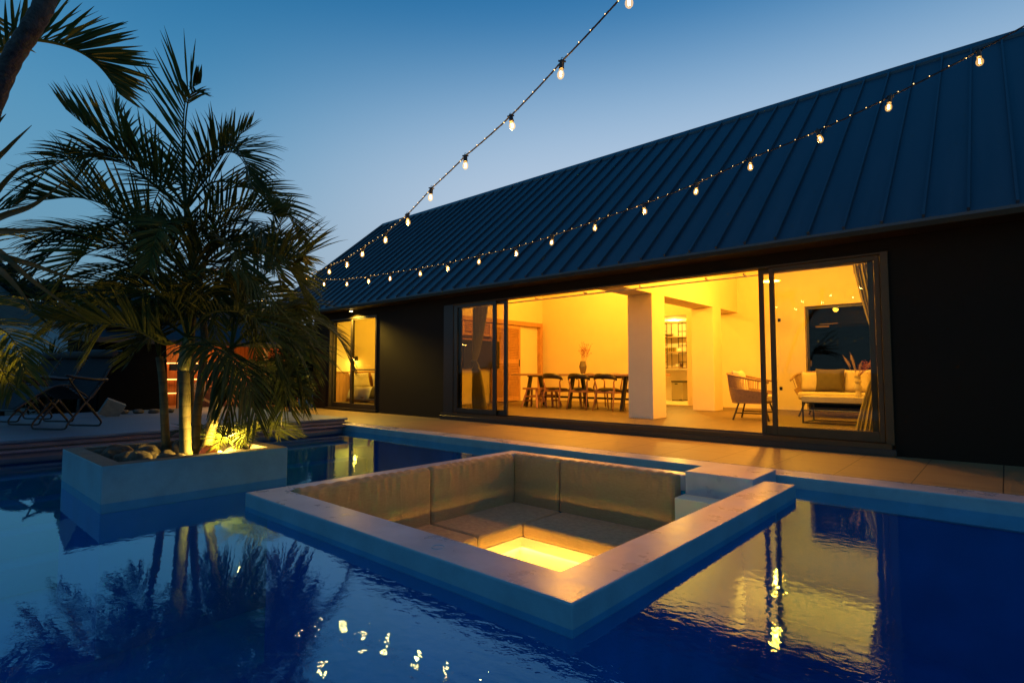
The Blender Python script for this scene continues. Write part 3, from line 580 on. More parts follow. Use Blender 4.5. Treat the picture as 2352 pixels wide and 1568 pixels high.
for cx_, cy_, cd, nn, up in ((428, 480, 5.6, 4, 1.0), (440, 640, 5.6, 9, .8), (470, 600, 5.8, 7, .7), (440, 700, 6.0, 8, .55), (520, 760, 5.7, 5, .5)):
    c = P(cx_, cy_, cd)
    for k in range(nn):
        az = 2*pi*(k+rg_.uniform(-.3, .3))/nn; ln = rg_.uniform(.9, 1.35); el_ = rg_.uniform(.25, 1.15)*up
        h = Vector((cos(az), sin(az), 0)); 
        pts = [c, c + h*ln*.3*cos(el_) + Vector((0,0,1))*ln*.35*sin(el_)+Vector((0,0,.08)), c + h*ln*.62 + Vector((0,0,1))*ln*.45*sin(el_), c + h*ln*.88*1 + Vector((0,0,1))*ln*(.45*sin(el_)-.16), c + h*ln*1.02 + Vector((0,0,1))*ln*(.45*sin(el_)-.42)]
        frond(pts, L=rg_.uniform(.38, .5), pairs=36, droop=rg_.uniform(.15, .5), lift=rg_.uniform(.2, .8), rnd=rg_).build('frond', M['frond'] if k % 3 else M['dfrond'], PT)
# small lit fern-like seedling palms beside the lamp
SP_ = thing('young_palm', 'small bright yellow-green palm seedling fanning out beside the glowing shell', 'plant', (-5.55, 2.25, .95))
for az, ln in ((-.3, .55), (.15, .7), (.55, .65), (.95, .6), (1.4, .5), (-.8, .4), (2.0, .45)):
    c = Vector((-5.55, 2.22, .96)); h = Vector((cos(az), sin(az), 0))
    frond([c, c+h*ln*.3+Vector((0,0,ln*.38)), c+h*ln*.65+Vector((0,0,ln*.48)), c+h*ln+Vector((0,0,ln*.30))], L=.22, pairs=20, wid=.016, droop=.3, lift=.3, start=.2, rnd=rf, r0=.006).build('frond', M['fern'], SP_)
SP2 = thing('dark_young_palm', 'low dark palm seedling behind the left trunk in the planter', 'plant', (-6.2, 2.3, .95))
for az, ln in ((0.4, .5), (1.2, .5), (2.2, .5), (3.1, .5), (4.0, .45), (5.2, .4)):
    c = Vector((-6.2, 2.25, .96)); h = Vector((cos(az), sin(az), 0))
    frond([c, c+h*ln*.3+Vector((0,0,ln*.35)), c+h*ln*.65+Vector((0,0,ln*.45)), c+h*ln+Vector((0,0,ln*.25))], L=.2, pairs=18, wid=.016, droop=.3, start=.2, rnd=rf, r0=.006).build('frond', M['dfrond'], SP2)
# foreground palm at the upper left
FP = thing('leaning_palm', 'close grey palm trunk leaning across the upper left corner', 'palm tree', P(-60, 420, 2.6))
g = MB(); path = crom([P(-330, 1500, 2.9), P(-190, 900, 2.7), P(-85, 440, 2.6), P(-20, 250, 2.5), P(25, 140, 2.45), P(75, 60, 2.4), P(108, -10, 2.4), P(130, -150, 2.4)], 60)
g.tube(path, [.038*(1+.05*sin(i*2.1)) for i in range(61)], 16).build('trunk', M['bark'], FP, smooth=True)
ff = random.Random(3)
def FF(pts, **k):
    k.setdefault('rnd', ff); frond([P(*q) for q in pts], **k).build('frond', M['frond'], FP)
FF([(-60, 150, 2.9), (0, 116, 2.9), (60, 92, 2.9), (137, 102, 2.9), (195, 126, 2.95), (238, 163, 3.0), (276, 218, 3.0)], L=.31, pairs=34, droop=.03, lift=1.25, ang=(66, 20), start=.12, wid=.026, side=-FW)
FF([(60, 60, 2.9), (20, 110, 3.0), (-60, 130, 3.0), (-150, 150, 3.0)], L=.42, pairs=18, droop=.02, lift=.9, start=.05, wid=.03)
# left-edge palm with warm lit fronds
LP = thing('low_palm', 'low palm at the left edge with fronds lit gold by a garden lamp', 'palm tree', P(-160, 1000, 4.6))
trunk([P(-160, 1030, 4.6), P(-165, 950, 4.6), P(-170, 880, 4.6)], (.07, .06), LP)
def FL(pts, **k):
    k.setdefault('rnd', ff); frond([P(*q) for q in pts], **k).build('frond', M['frond'], LP)
FL([(-170, 880, 4.6), (-120, 780, 4.3), (-50, 740, 4.0), (20, 770, 3.8), (60, 850, 3.7)], L=.42, pairs=34, droop=.6, lift=.3)
FL([(-170, 880, 4.6), (-130, 830, 4.2), (-70, 800, 3.9), (-10, 830, 3.7), (30, 900, 3.6)], L=.40, pairs=34, droop=.7, lift=.2)
FL([(-170, 880, 4.6), (-120, 700, 4.7), (-60, 640, 4.8), (10, 650, 4.9), (80, 720, 5.0)], L=.42, pairs=34, droop=.5, lift=.4)
FL([(-170, 880, 4.6), (-140, 650, 4.7), (-100, 560, 4.8), (-40, 500, 4.9), (40, 470, 5.0)], L=.45, pairs=34, droop=.4, lift=.4)
FL([(-170, 880, 4.6), (-130, 720, 4.2), (-90, 600, 4.0), (-40, 540, 3.9), (20, 540, 3.8)], L=.42, pairs=30, droop=.6, lift=.4)
FL([(-170, 880, 4.6), (-150, 760, 4.2), (-100, 700, 4.0), (-60, 690, 3.9), (0, 700, 3.8)], L=.42, pairs=30, droop=.6, lift=.4)
# long sword leaves close to the lens, lit gold
SW = thing('sword_leaf_plant', 'spiky plant at the left edge whose long leaves catch gold light', 'plant', P(-120, 560, 2.2))
for (a, b, c_, d_) in (((-120, 560), (0, 500), (80, 470), (158, 408)), ((-120, 570), (-20, 535), (60, 530), (195, 517)), ((-110, 560), (-30, 400), (20, 340), (73, 288)), ((-120, 600), (-10, 590), (80, 610), (222, 662)),
                      ((-120, 590), (-20, 570), (70, 640), (200, 735)), ((-120, 610), (-20, 610), (40, 660), (78, 715)), ((-110, 560), (-30, 470), (30, 400), (72, 372)), ((-120, 540), (-40, 330), (-10, 290), (14, 262))):
    path = crom([P(a[0], a[1], 2.3), P(b[0], b[1], 2.15), P(c_[0], c_[1], 2.1), P(d_[0], d_[1], 2.1)], 20); g = MB(); n = len(path)-1; base = 0
    for i, p in enumerate(path):
        t = i/n; T = (path[min(i+1, n)]-path[max(i-1, 0)]).normalized(); S = T.cross(FW).normalized(); ww = .016*(1-t**1.6)+.0012
        g.v += [p - S*ww - FW*ww*.25, p + FW*ww*.5, p + S*ww - FW*ww*.25]
    for i in range(n): b0 = 3*i; g.f += [(b0, b0+1, b0+4, b0+3), (b0+1, b0+2, b0+5, b0+4)]
    g.build('leaf', M['blade'], SW, smooth=True)
MB().tube([P(-120, 1000, 2.5), P(-125, 800, 2.4), P(-120, 560, 2.3)], [.03, .025, .02], 8).build('stem', M['bark'], SW)
GL2 = thing('garden_spotlight', 'garden spotlight on the deck beyond the left edge', 'lamp', P(-330, 1000, 3.3))
MB().lathe([(.03, 0), (.04, .02), (.04, .09), (.03, .1)], P(-330, 1000, 3.3), 14).build('housing', M['black'], GL2)
lb_ = lamp('spot_beam', 'SPOT', P(-330, 960, 3.3), 420, (1, .48, .07), .03, GL2, spot_size=radians(85), spot_blend=.5); lb_.rotation_euler = (P(30, 600, 3.6) - P(-330, 960, 3.3)).to_track_quat('-Z', 'Y').to_euler()
# ================================================================== house
YF = 7.1
H = thing('house', 'long single-storey black house with steep dark metal roof behind the pool', 'house', (-5, YF, ZC))
ZE, YE, YR, ZRG = 3.29, 6.78, 10.9, 6.79; SL = .85
g = MB(); WX0, WX1 = -13.14, 6.0
def wallrow(g, x0, x1, z0, z1): g.box(x0, x1, YF, YF+.2, z0, z1)
wallrow(g, WX0, -12.36, .71, 3.45); wallrow(g, -12.36, -10.36, .71, .93); wallrow(g, -12.36, -10.36, 3.04, 3.45); wallrow(g, -10.36, -8.13, .71, 3.45)
wallrow(g, -8.13, -.90, .71, .935); wallrow(g, -8.13, -.90, 3.06, 3.45); wallrow(g, -.90, WX1, .71, 3.45)
g.build('front_wall', M['stucco'], H)
g = MB(); g.box(WX0, WX0+.15, YF+.2, 14.6, .71, 3.5); g.box(WX1-.15, WX1, YF+.2, 14.6, .71, 3.5); 
g.box(WX0, -2.97, 14.6, 14.75, .71, 3.6); g.box(-2.97, WX1, 14.6, 14.75, .71, .8); 
g.add([(WX0, 7.3, 3.5), (WX0, 10.9, 6.6), (WX0, 14.6, 3.5), (WX0+.15, 7.3, 3.5), (WX0+.15, 10.9, 6.6), (WX0+.15, 14.6, 3.5)], [(0, 2, 1), (3, 4, 5), (0, 1, 4, 3), (1, 2, 5, 4)])
g.build('outer_wall', M['stucco'], H)
# roof: front and back slope, ribs in the same mesh
RX0, RX1 = -15.65, 6.3
g = MB()
def slope(ya, za, yb, zb, th):
    g.add([(RX0, ya, za), (RX1, ya, za), (RX1, yb, zb), (RX0, yb, zb), (RX0, ya, za-th), (RX1, ya, za-th), (RX1, yb, zb-th), (RX0, yb, zb-th)],
          [(0,1,2,3), (7,6,5,4), (0,4,5,1), (1,5,6,2), (2,6,7,3), (3,7,4,0)])
slope(YE, ZE, YR, ZRG, .05); slope(15.2, ZRG-SL*(15.2-YR), YR, ZRG, .05)
x = .142
nv = Vector((0, -SL, 1)).normalized()
xs_ = []
k = -17
while True:
    xx = .142 - k*.3478
    if xx < RX0+.05: break
    if xx < RX1: xs_.append(xx)
    k += 1
for xx in xs_:
    a = Vector((xx, YE+.01, ZE+.0085)) + nv*.012; b = Vector((xx, YR-.06, ZRG-.051+.0085)) + nv*.012
    g.bar(a, b, .024, .046, up=nv)
g.build('roof', M['roof'], H)
g = MB(); g.add([(RX0-.03, YR-.16, ZRG-.136+.045), (RX1, YR-.16, ZRG-.136+.045), (RX1, YR, ZRG+.045), (RX0-.03, YR, ZRG+.045), (RX0-.03, YR+.16, ZRG-.136+.045), (RX1, YR+.16, ZRG-.136+.045),
               (RX0-.03, YR-.16, ZRG-.18), (RX1, YR-.16, ZRG-.18), (RX0-.03, YR+.16, ZRG-.18), (RX1, YR+.16, ZRG-.18)], [(0,1,2,3), (3,2,5,4), (6,7,1,0), (9,8,4,5), (0,3,4,8,6)])
g.build('ridge_cap', M['roof'], H)
g = MB(); g.box(RX0, RX1, YE-.010, YE+.010, ZE-.085, ZE-.030); g.box(RX0, RX1, YE+.010, YF+.02, ZE-.085, ZE-.070)
g.build('eaves_fascia', M['fascia'], H, bevel=.003, seg=1)
g = MB(); g.bar((RX0-.01, YE, ZE-.04), (RX0-.01, YR, ZRG-.04), .03, .13); g.build('bargeboard', M['roof'], H)
g = MB()                                               # carport posts under the overhanging end of the roof
g.box(-15.5, -15.38, 6.95, 7.07, .70, 3.3); g.build('porch_post', M['black'], H)
# sill base and track
g = MB(); g.box(-8.13, -.88, YF-.10, YF-.001, ZC+.001, .945); g.build('door_sill', M['alu'], H, bevel=.004, seg=1)
g = MB()
for i, yy in enumerate((YF-.095, YF-.05, YF+.0, YF+.05, YF+.10)): g.box(-8.1, -.92, yy, yy+.012, .945 if yy < YF else .936, 1.0-.006*i)
g.build('door_track', M['alu_light'], H)
MB().box(-12.42, -10.3, YF-.07, YF-.001, ZC+.02, .93).build('window_sill', M['alu'], H)
# interior shell (world: floor z=1.0)
BW = 12.15
g = MB(); g.box(-9.85, 5.8, YF+.2, BW-.001, .90, 1.0); struct_ = g.build('floor', M['floor'], H)
g = MB(); g.box(-13.0, -9.86, YF+.2, 10.6, .90, 1.0); g.build('bedroom_floor', M['floor'], H)
g = MB(); g.box(-9.85, -3.0, BW+.2, 14.55, .90, 1.0); g.build('kitchen_floor', M['plaster'], H)
g = MB()
g.box(-9.85, -6.62, BW, BW+.2, 1.0, 5.42); g.box(-6.62, -5.46, BW, BW+.2, 3.09, 5.42); g.box(-5.46, -2.97, BW, BW+.2, 1.0, 5.42); g.box(-2.97, -.95, BW, BW+.2, 3.08, 5.42); g.box(-.95, 5.8, BW, BW+.2, 1.0, 5.42)
g.build('back_wall', M['plaster'], H)
def cz(y): return 3.43 + (y-7.3)*.8556 if y < 10.9 else 6.51 - (y-10.9)*.8378
def gable(x0, x1, y0, y1, zb):
    yz = [(y0, zb), (y1, zb), (y1, cz(y1))] + ([(10.9, cz(10.9))] if y0 < 10.9 < y1 else []) + [(y0, cz(y0))]; n = len(yz)
    return MB().add([(x0, y, z) for y, z in yz] + [(x1, y, z) for y, z in yz], [tuple(range(n))[::-1], tuple(range(n, 2*n))] + [(i, (i+1) % n, n+(i+1) % n, n+i) for i in range(n)])
gable(-9.85, -9.72, YF+.2, BW, 1.0).build('left_wall', M['plaster'], H)
gable(-.70, -.58, YF+.2, BW, 1.0).build('right_wall', M['plaster'], H)
g = MB(); g.box(-9.72, -8.13, YF+.2, YF+.22, 1.0, 3.43); g.box(-8.13, -.70, YF+.2, YF+.22, 3.07, 3.43); g.build('front_lining', M['plaster'], H)
g = MB()
for ya, yb, za, zb in ((YF+.2, 10.9, 3.42, 6.50), (10.9, 14.6, 6.50, 3.40)):
    g.add([(-9.85, ya, za), (5.8, ya, za), (5.8, yb, zb), (-9.85, yb, zb)], [(0, 1, 2, 3)])
g.build('vaulted_ceiling', M['plaster'], H)
gable(-4.735, -4.295, YF+.22, BW, 3.058).build('spine_beam', M['plaster'], H)
for yy in ((8.24, 8.70), (10.78, 11.20)):
    MB().box(-4.74, -4.29, yy[0], yy[1], 1.0, 3.056).build('column', M['plaster'], H, bevel=.004, seg=1)
# bedroom
g = MB(); g.box(-13.0, -12.98, YF+.2, 10.6, 1.0, 3.3); g.box(-12.98, -9.9, 10.5, 10.6, 1.0, 3.3); g.box(-9.94, -9.86, YF+.2, 10.5, 1.0, 3.3); g.box(-12.98, -9.94, YF+.2, 10.5, 3.25, 3.3); g.build('bedroom_wall', M['plaster'], H)
MB().box(-12.979, -12.955, YF+.21, 10.49, 1.0, 1.76).build('wainscot', M['wains'], H)
MB().box(-12.979, -12.93, YF+.21, 10.49, 1.76, 1.785).build('wainscot_rail', M['oak'], H)
# kitchen room
g = MB(); g.box(-8.5, -7.6, BW+.2, 14.5, 1.0, 3.12); g.box(-7.6, -4.2, 14.35, 14.5, 1.0, 3.12); g.box(-4.8, -4.7, BW+.2, 14.35, 1.0, 3.12); g.box(-7.6, -4.8, BW+.2, 14.35, 3.11, 3.15); g.build('kitchen_wall', M['plaster'], H)
# louvre wall
g = MB(); g.box(-9.72, -9.60, YF+.25, 12.03, 3.01, 3.12); g.box(-9.72, -9.60, 11.93, 12.03, 1.0, 3.01); g.build('door_header', M['oak'], H, bevel=.003, seg=1)
def louvre(y0, y1, z0, z1, xx, name, rails):
    d = MB(); st = .075; d.box(xx-.02, xx+.02, y0, y0+st, z0, z1); d.box(xx-.02, xx+.02, y1-st, y1, z0, z1)
    for a, b in rails: d.box(xx-.02, xx+.02, y0+st, y1-st, a, b)
    e = d.build(name, M['oak'], H, bevel=.003, seg=1); s = MB(); zs = [r for r in rails]
    for i in range(len(rails)-1):
        a = rails[i][1]; b = rails[i+1][0]; n = max(3, int((b-a)/.042))
        for k in range(n):
            zc = a + (b-a)*(k+.5)/n
            s.add([(xx-.018, y0+st, zc+.020), (xx+.014, y0+st, zc-.016), (xx+.014, y1-st, zc-.016), (xx-.018, y1-st, zc+.020), (xx-.014, y0+st, zc+.026), (xx+.018, y0+st, zc-.010), (xx+.018, y1-st, zc-.010), (xx-.014, y1-st, zc+.026)],
                  [(0,3,2,1), (4,5,6,7), (0,1,5,4), (1,2,6,5), (2,3,7,6), (3,0,4,7)])
    s.build('slats', M['oak'], e); return e
e = louvre(10.02, 11.12, 1.02, 2.99, -9.655, 'louvre_door', [(1.02, 1.13), (1.98, 2.10), (2.90, 2.99)])
MB().box(-9.637, -9.630, 11.05, 11.085, 1.92, 2.10).build('handle', M['black'], e)
e = louvre(9.0, 10.015, 2.66, 2.99, -9.655, 'louvre_cabinet', [(2.66, 2.71), (2.95, 2.99)])
g = MB(); g.box(-9.715, -9.62, 9.0, 10.01, 2.55, 2.575); g.box(-9.719, -9.716, 9.0, 10.0, 2.58, 2.66); g.build('shelf', M['legwood'], H)
MB().box(-9.718, -9.70, 9.0, 10.0, 2.576, 2.655).build('shelf_gap_shade', M['brownpot'], H)  # dark panel paints in the shade of the gap above the shelf
# sliding doors
def frame(name, x0, x1, z0, z1, y, sw, tw, bw, mat, gl, midrail=None, sw2=None):
    sw2 = sw2 or sw; g = MB(); g.box(x0, x0+sw, y, y+.04, z0, z1); g.box(x1-sw2, x1, y, y+.04, z0, z1); g.box(x0+sw, x1-sw2, y+.002, y+.038, z1-tw, z1); g.box(x0+sw, x1-sw2, y+.002, y+.038, z0, z0+bw)
    if midrail: g.box(x0+sw, x1-sw2, y+.002, y+.038, midrail-.014, midrail+.014)
    o = g.build(name, mat, H, bevel=.003, seg=1)
    p = MB().box(x0+sw, x1-sw2, y+.018, y+.022, z0+bw, z1-tw); p.build('pane', gl, o); return o
d1 = frame('sliding_door', -2.125, -.985, 1.0, 3.035, YF+.005, .055, .055, .11, M['alu_light'], M['glass'], sw2=.05)
d2 = frame('sliding_door', -2.265, -1.05, 1.0, 3.035, YF+.055, .055, .055, .11, M['alu_light'], M['glass'])
MB().box(-2.255, -2.235, YF+.053, YF+.0555, 1.66, 1.86).build('handle', M['black'], d2)
g = MB(); g.box(-2.05, -2.02, YF+.06, YF+.075, 2.37, 2.41); g.box(-2.05, -2.02, YF+.06, YF+.075, 1.54, 1.58); g.build('latch', M['black'], d1)
d3 = frame('sliding_door', -7.85, -6.74, 1.0, 3.035, YF+.005, .10, .05, .09, M['alu'], M['glass_tint'], sw2=.085)
d4 = frame('sliding_door', -7.80, -6.52, 1.0, 3.035, YF+.055, .10, .05, .09, M['alu'], M['glass_tint'], sw2=.075)
g = MB(); g.box(-8.13, -7.86, YF+.003, YF+.1, .936, 3.06); g.box(-.975, -.90, YF-.03, YF+.12, .98, 3.06); g.box(-7.86, -.975, YF-.02, YF+.12, 3.037, 3.06)
g.build('door_frame', M['alu_light'], H, bevel=.003, seg=1)
g = MB(); g.box(-8.128, -7.861, YF-.004, YF+.002, .95, 3.055); g.build('shutter_box', M['black'], H)
# bedroom window
g = MB(); g.box(-12.36, -12.32, YF-.02, YF+.1, .93, 3.04); g.box(-10.385, -10.36, YF-.02, YF+.1, .93, 3.04); g.box(-12.32, -10.385, YF-.02, YF+.1, 3.015, 3.04); g.build('window_frame', M['alu'], H)
frame('sliding_window', -12.32, -11.40, .93, 3.012, YF+.055, .05, .04, .11, M['alu'], M['glass'])
frame('sliding_window', -11.44, -10.386, .93, 3.012, YF+.005, .06, .03, .11, M['alu'], M['glass_tint'], midrail=1.82)
# back window (dark)
g = MB(); g.box(-2.968, -2.93, BW+.12, BW+.18, 1.0, 3.078); g.box(-2.93, -.952, BW+.12, BW+.18, 3.03, 3.078); g.box(-.99, -.952, BW+.12, BW+.18, 1.0, 3.03); g.box(-2.93, -.99, BW+.12, BW+.18, 1.0, 1.06)
o = g.build('garden_door', M['black'], H); MB().box(-2.93, -.99, BW+.148, BW+.152, 1.06, 3.03).build('pane', glass('dark_garden_glass', (.10, .11, .09), 1.15), o)
g = MB(); g.box(-2.80, -2.56, BW+.09, BW+.118, 2.65, 2.685); g.bar((-2.72, BW+.07, 2.71), (-2.40, BW+.07, 2.715), .015); g.box(-2.915, -2.89, BW+.095, BW+.118, 1.88, 2.0); g.build('door_closer', M['alu_light'], o)
# curtain rail
g = MB(); g.tube([(-8.0, YF+.30, 3.015), (-.95, YF+.30, 3.015)], .012, 8)
for xx in (-7.2, -6.0, -5.0, -4.0, -3.0, -2.5): g.box(xx-.01, xx+.01, YF+.22, YF+.30, 3.02, 3.045)
g.build('curtain_rail', M['white'], H)
# ================================================================== curtains
def curtain(label, xl, xr, ztie, zt, tiex, tiew, botl, botr, y):
    C_ = thing('curtain', label, 'curtain', ((xl+xr)/2, y, 1.0), 'curtains tied back at the glass doors'); g = MB()
    def fn(u, v):
        z = 1.03 + (zt-1.03)*v; t = (z-ztie)
        if t >= 0: k = (t/(zt-ztie))**.62; l = (tiex-tiew)*(1-k)+xl*k; r = (tiex+tiew)*(1-k)+xr*k
        else: k = (-t/(ztie-1.03))**.55; l = (tiex-tiew)*(1-k)+botl*k; r = (tiex+tiew)*(1-k)+botr*k
        amp = .012+.028*min(1, abs(t)*1.3)
        return (l+(r-l)*u, y + amp*sin(u*2*pi*9 + .6*sin(v*5)) + .012*sin(u*2*pi*4+1), z)
    g.grid(fn, 130, 46); g.build('drape', M['curtain'], C_, smooth=True)
    MB().tube([(tiex+tiew*1.15*cos(a), y+.04*sin(a), ztie+.008*cos(a*2)) for a in [2*pi*i/20 for i in range(21)]], .010, 6).build('tieback', M['white'], C_)
    g = MB(); nn = 14
    for i in range(nn):
        xx = xl+(xr-xl)*(i+.5)/nn; g.box(xx-.004, xx+.004, y-.005, y+.005, zt-.10, zt+.0)
    g.build('hooks', M['white'], C_)
curtain('gathered olive sheer curtain tied back inside the left glass doors', -7.62, -7.22, 1.98, 3.0, -7.60, .05, -7.64, -7.26, YF+.30)
curtain('gathered dark olive curtain tied back at the right end of the glass doors', -1.28, -.96, 1.90, 3.0, -.95, .04, -1.33, -.93, YF+.28)
# ================================================================== dining set
T = thing('dining_table', 'long oak dining table on black splayed trestle legs', 'table', (-6.7, 9.85, 1.0))
MB().box(-8.45, -4.95, 9.42, 10.25, 1.685, 1.73).build('tabletop', M['oak2'], T, bevel=.004, seg=1)
for xx in (-8.08, -6.90, -5.62):
    g = MB(); g.bar((xx, 9.50, 1.0), (xx, 9.68, 1.66), .075, .06, up=(1, 0, 0)); g.build('leg', M['black'], T)
    g = MB(); g.bar((xx, 10.20, 1.0), (xx, 10.02, 1.66), .075, .06, up=(1, 0, 0)); g.build('leg', M['black'], T)
    MB().box(xx-.035, xx+.035, 9.60, 10.10, 1.655, 1.685).build('brace', M['black'], T)
MB().box(-8.05, -5.6, 9.83, 9.87, 1.20, 1.24).build('stretcher', M['black'], T)
def dchair():
    t = thing('dining_chair', '', 'chair', (0, 0, 0), 'wooden dining chairs around the long table'); 
    for s in (-1, 1):
        MB().tube([(s*.235, -.27, 0), (s*.215, -.21, .25), (s*.20, -.17, .43), (s*.215, -.20, .56), (s*.235, -.17, .63)], [.011, .016, .019, .016, .012], 8).build('leg', M['legwood'], t, smooth=True)
        MB().tube([(s*.20, .24, 0), (s*.19, .20, .22), (s*.18, .17, .40)], [.011, .016, .018], 8).build('leg', M['legwood'], t, smooth=True)
    g = MB(); g.box(-.19, .19, -.19, -.165, .345, .395); g.box(-.18, .18, .15, .175, .345, .395); g.box(-.20, -.175, -.17, .17, .345, .395); g.box(.175, .20, -.17, .17, .345, .395); g.build('seat_frame', M['legwood'], t, bevel=.004, seg=1)
    g = MB(); n = 20
    def fn(u, v):
        a = u*2*pi; r = v; x = .225*cos(a)*r*(1+.06*cos(4*a)*-1); y = .205*sin(a)*r
        return (x, y, .405 + .025*(1-r**6))
    g.grid(fn, 28, 8); g.grid(lambda u, v: (.225*cos(u*2*pi)*(1-.06*cos(8*u*pi)), .205*sin(u*2*pi), .385+.02*v), 28, 2); g.build('seat', M['blackleather'], t, smooth=True)
    g = MB(); m = 20; pts = []
    for i in range(m+1):
        u = i/m*2-1; a = u*1.25; x = .262*sin(a)/sin(1.25); y = -.30+.14*(1-cos(a))/(1-cos(1.25))*1.0; z = .665 + .03*(1-u*u)-.045*abs(u)**4; hh = .085*(1-.6*abs(u)**3); pts.append((x, y, z, hh))
    base = 0
    for x, y, z, hh in pts:
        nrm = Vector((x, y+.02, 0)).normalized()*.012
        g.v += [Vector((x, y, z-hh*.75))-nrm*.6, Vector((x, y, z-hh*.1))-nrm*1.2, Vector((x, y, z+hh*.55))-nrm*.5, Vector((x, y, z+hh*.55))+nrm*.5, Vector((x, y, z-hh*.1))+nrm*1.2, Vector((x, y, z-hh*.75))+nrm*.6]
    for i in range(m):
        for k in range(6): a = 6*i+k; b = 6*i+(k+1) % 6; g.f.append((a, b, b+6, a+6))
    g.f += [tuple(range(6))[::-1], tuple(6*m+k for k in range(6))]
    g.build('backrest', M['blackleather'], t, smooth=True); return t
dc = dchair()
spots = [(-7.22, 9.54, 0, 'near-side dining chair beside the wooden stools, black curved back'), (-6.56, 9.56, .03, 'near-side dining chair with black curved back in the middle of the row'), (-5.88, 9.50, -.02, 'near-side dining chair with black curved back nearest the white column'),
         (-7.05, 10.22, pi, 'far-side dining chair seen behind the chair beside the stools'), (-6.38, 10.25, pi+.03, 'far-side dining chair seen behind the middle chair of the row'), (-5.70, 10.2, pi, 'far-side dining chair seen behind the chair nearest the column')]
for i, (x, y, a, lb) in enumerate(spots):
    c = dc if i == 0 else copy_tree(dc)
    c.location = (x, y, 1.0); c.rotation_euler = (0, 0, a); c['label'] = lb
def stool():
    t = thing('wooden_stool', '', 'stool', (0, 0, 0), 'wooden saddle stools at the end of the table')
    MB().grid(lambda u, v: ((u-.5)*.46, (v-.5)*.24, .415+.03*(2*u-1)**2*0+.012*cos((u-.5)*3)), 10, 2).grid(lambda u, v: ((u-.5)*.46, (v-.5)*.24, .385), 10, 2).box(-.23, .23, -.12, .12, .387, .424).build('seat', M['legwood'], t)
    for sx_ in (-1, 1):
        for sy in (-1, 1): MB().bar((sx_*.22, sy*.17, 0), (sx_*.13, sy*.08, .39), .042, .032).build('leg', M['legwood'], t)
        MB().bar((sx_*.19, -.13, .14), (sx_*.19, .13, .14), .024, .045).build('rung', M['legwood'], t)
    for sy in (-1, 1): MB().bar((-.165, sy*.115, .24), (.165, sy*.115, .24), .022, .04).build('rung', M['legwood'], t)
    return t
st = stool(); st.location = (-7.72, 9.36, 1.0); st['label'] = 'nearer wooden saddle stool in front of the table end'
copy_tree(st, (-7.70, 9.86, 1.0), .05, 'farther wooden saddle stool half hidden under the table')
V = thing('grey_vase', 'faceted smoked-glass vase on the dining table', 'vase', (-6.76, 9.85, 1.73))
MB().lathe([(.045, 0), (.052, .01), (.082, .13), (.085, .16), (.055, .27), (.052, .27), (.078, .155), (.045, .012)], (-6.76, 9.85, 1.731), 8, cap=False).build('body', M['vasegrey'], V)
DF = thing('dried_twigs', 'dried branching flowers standing in the smoked-glass vase', 'dried flowers', (-6.76, 9.85, 1.76)); g = MB(); rr = random.Random(4); fl = MB()
for i in range(9):
    p = Vector((-6.76, 9.85, 1.76)); d = Vector((rr.uniform(-.12, .42), rr.uniform(-.15, .15), 1)).normalized(); q = [p + d*t for t in (0, .25, .5)]
    g.tube(q, .0018, 4)
    for k in range(11):
        b = p + d*rr.uniform(.3, .5); e = b + Vector((rr.uniform(-.07, .10), rr.uniform(-.06, .06), rr.uniform(.03, .16))); g.tube([b, e], .0012, 3)
        for m_ in range(2): c = e + Vector((rr.uniform(-.012, .012), rr.uniform(-.012, .012), rr.uniform(-.012, .012))); fl.lathe([(.001, -.005), (.005, 0), (.001, .005)], c, 5)
g.build('stems', M['redflower'], DF); fl.build('blossoms', M['redflower'], DF)
tvt = thing('television', 'large dark wall television beside the louvre door', 'television', (-9.62, 9.4, 2.2))
MB().box(-9.655, -9.615, 9.02, 10.28, 1.86, 2.545).build('bezel', M['black'], tvt, bevel=.004, seg=1); MB().box(-9.615, -9.613, 9.03, 10.27, 1.875, 2.535).build('screen', M['tv'], tvt)
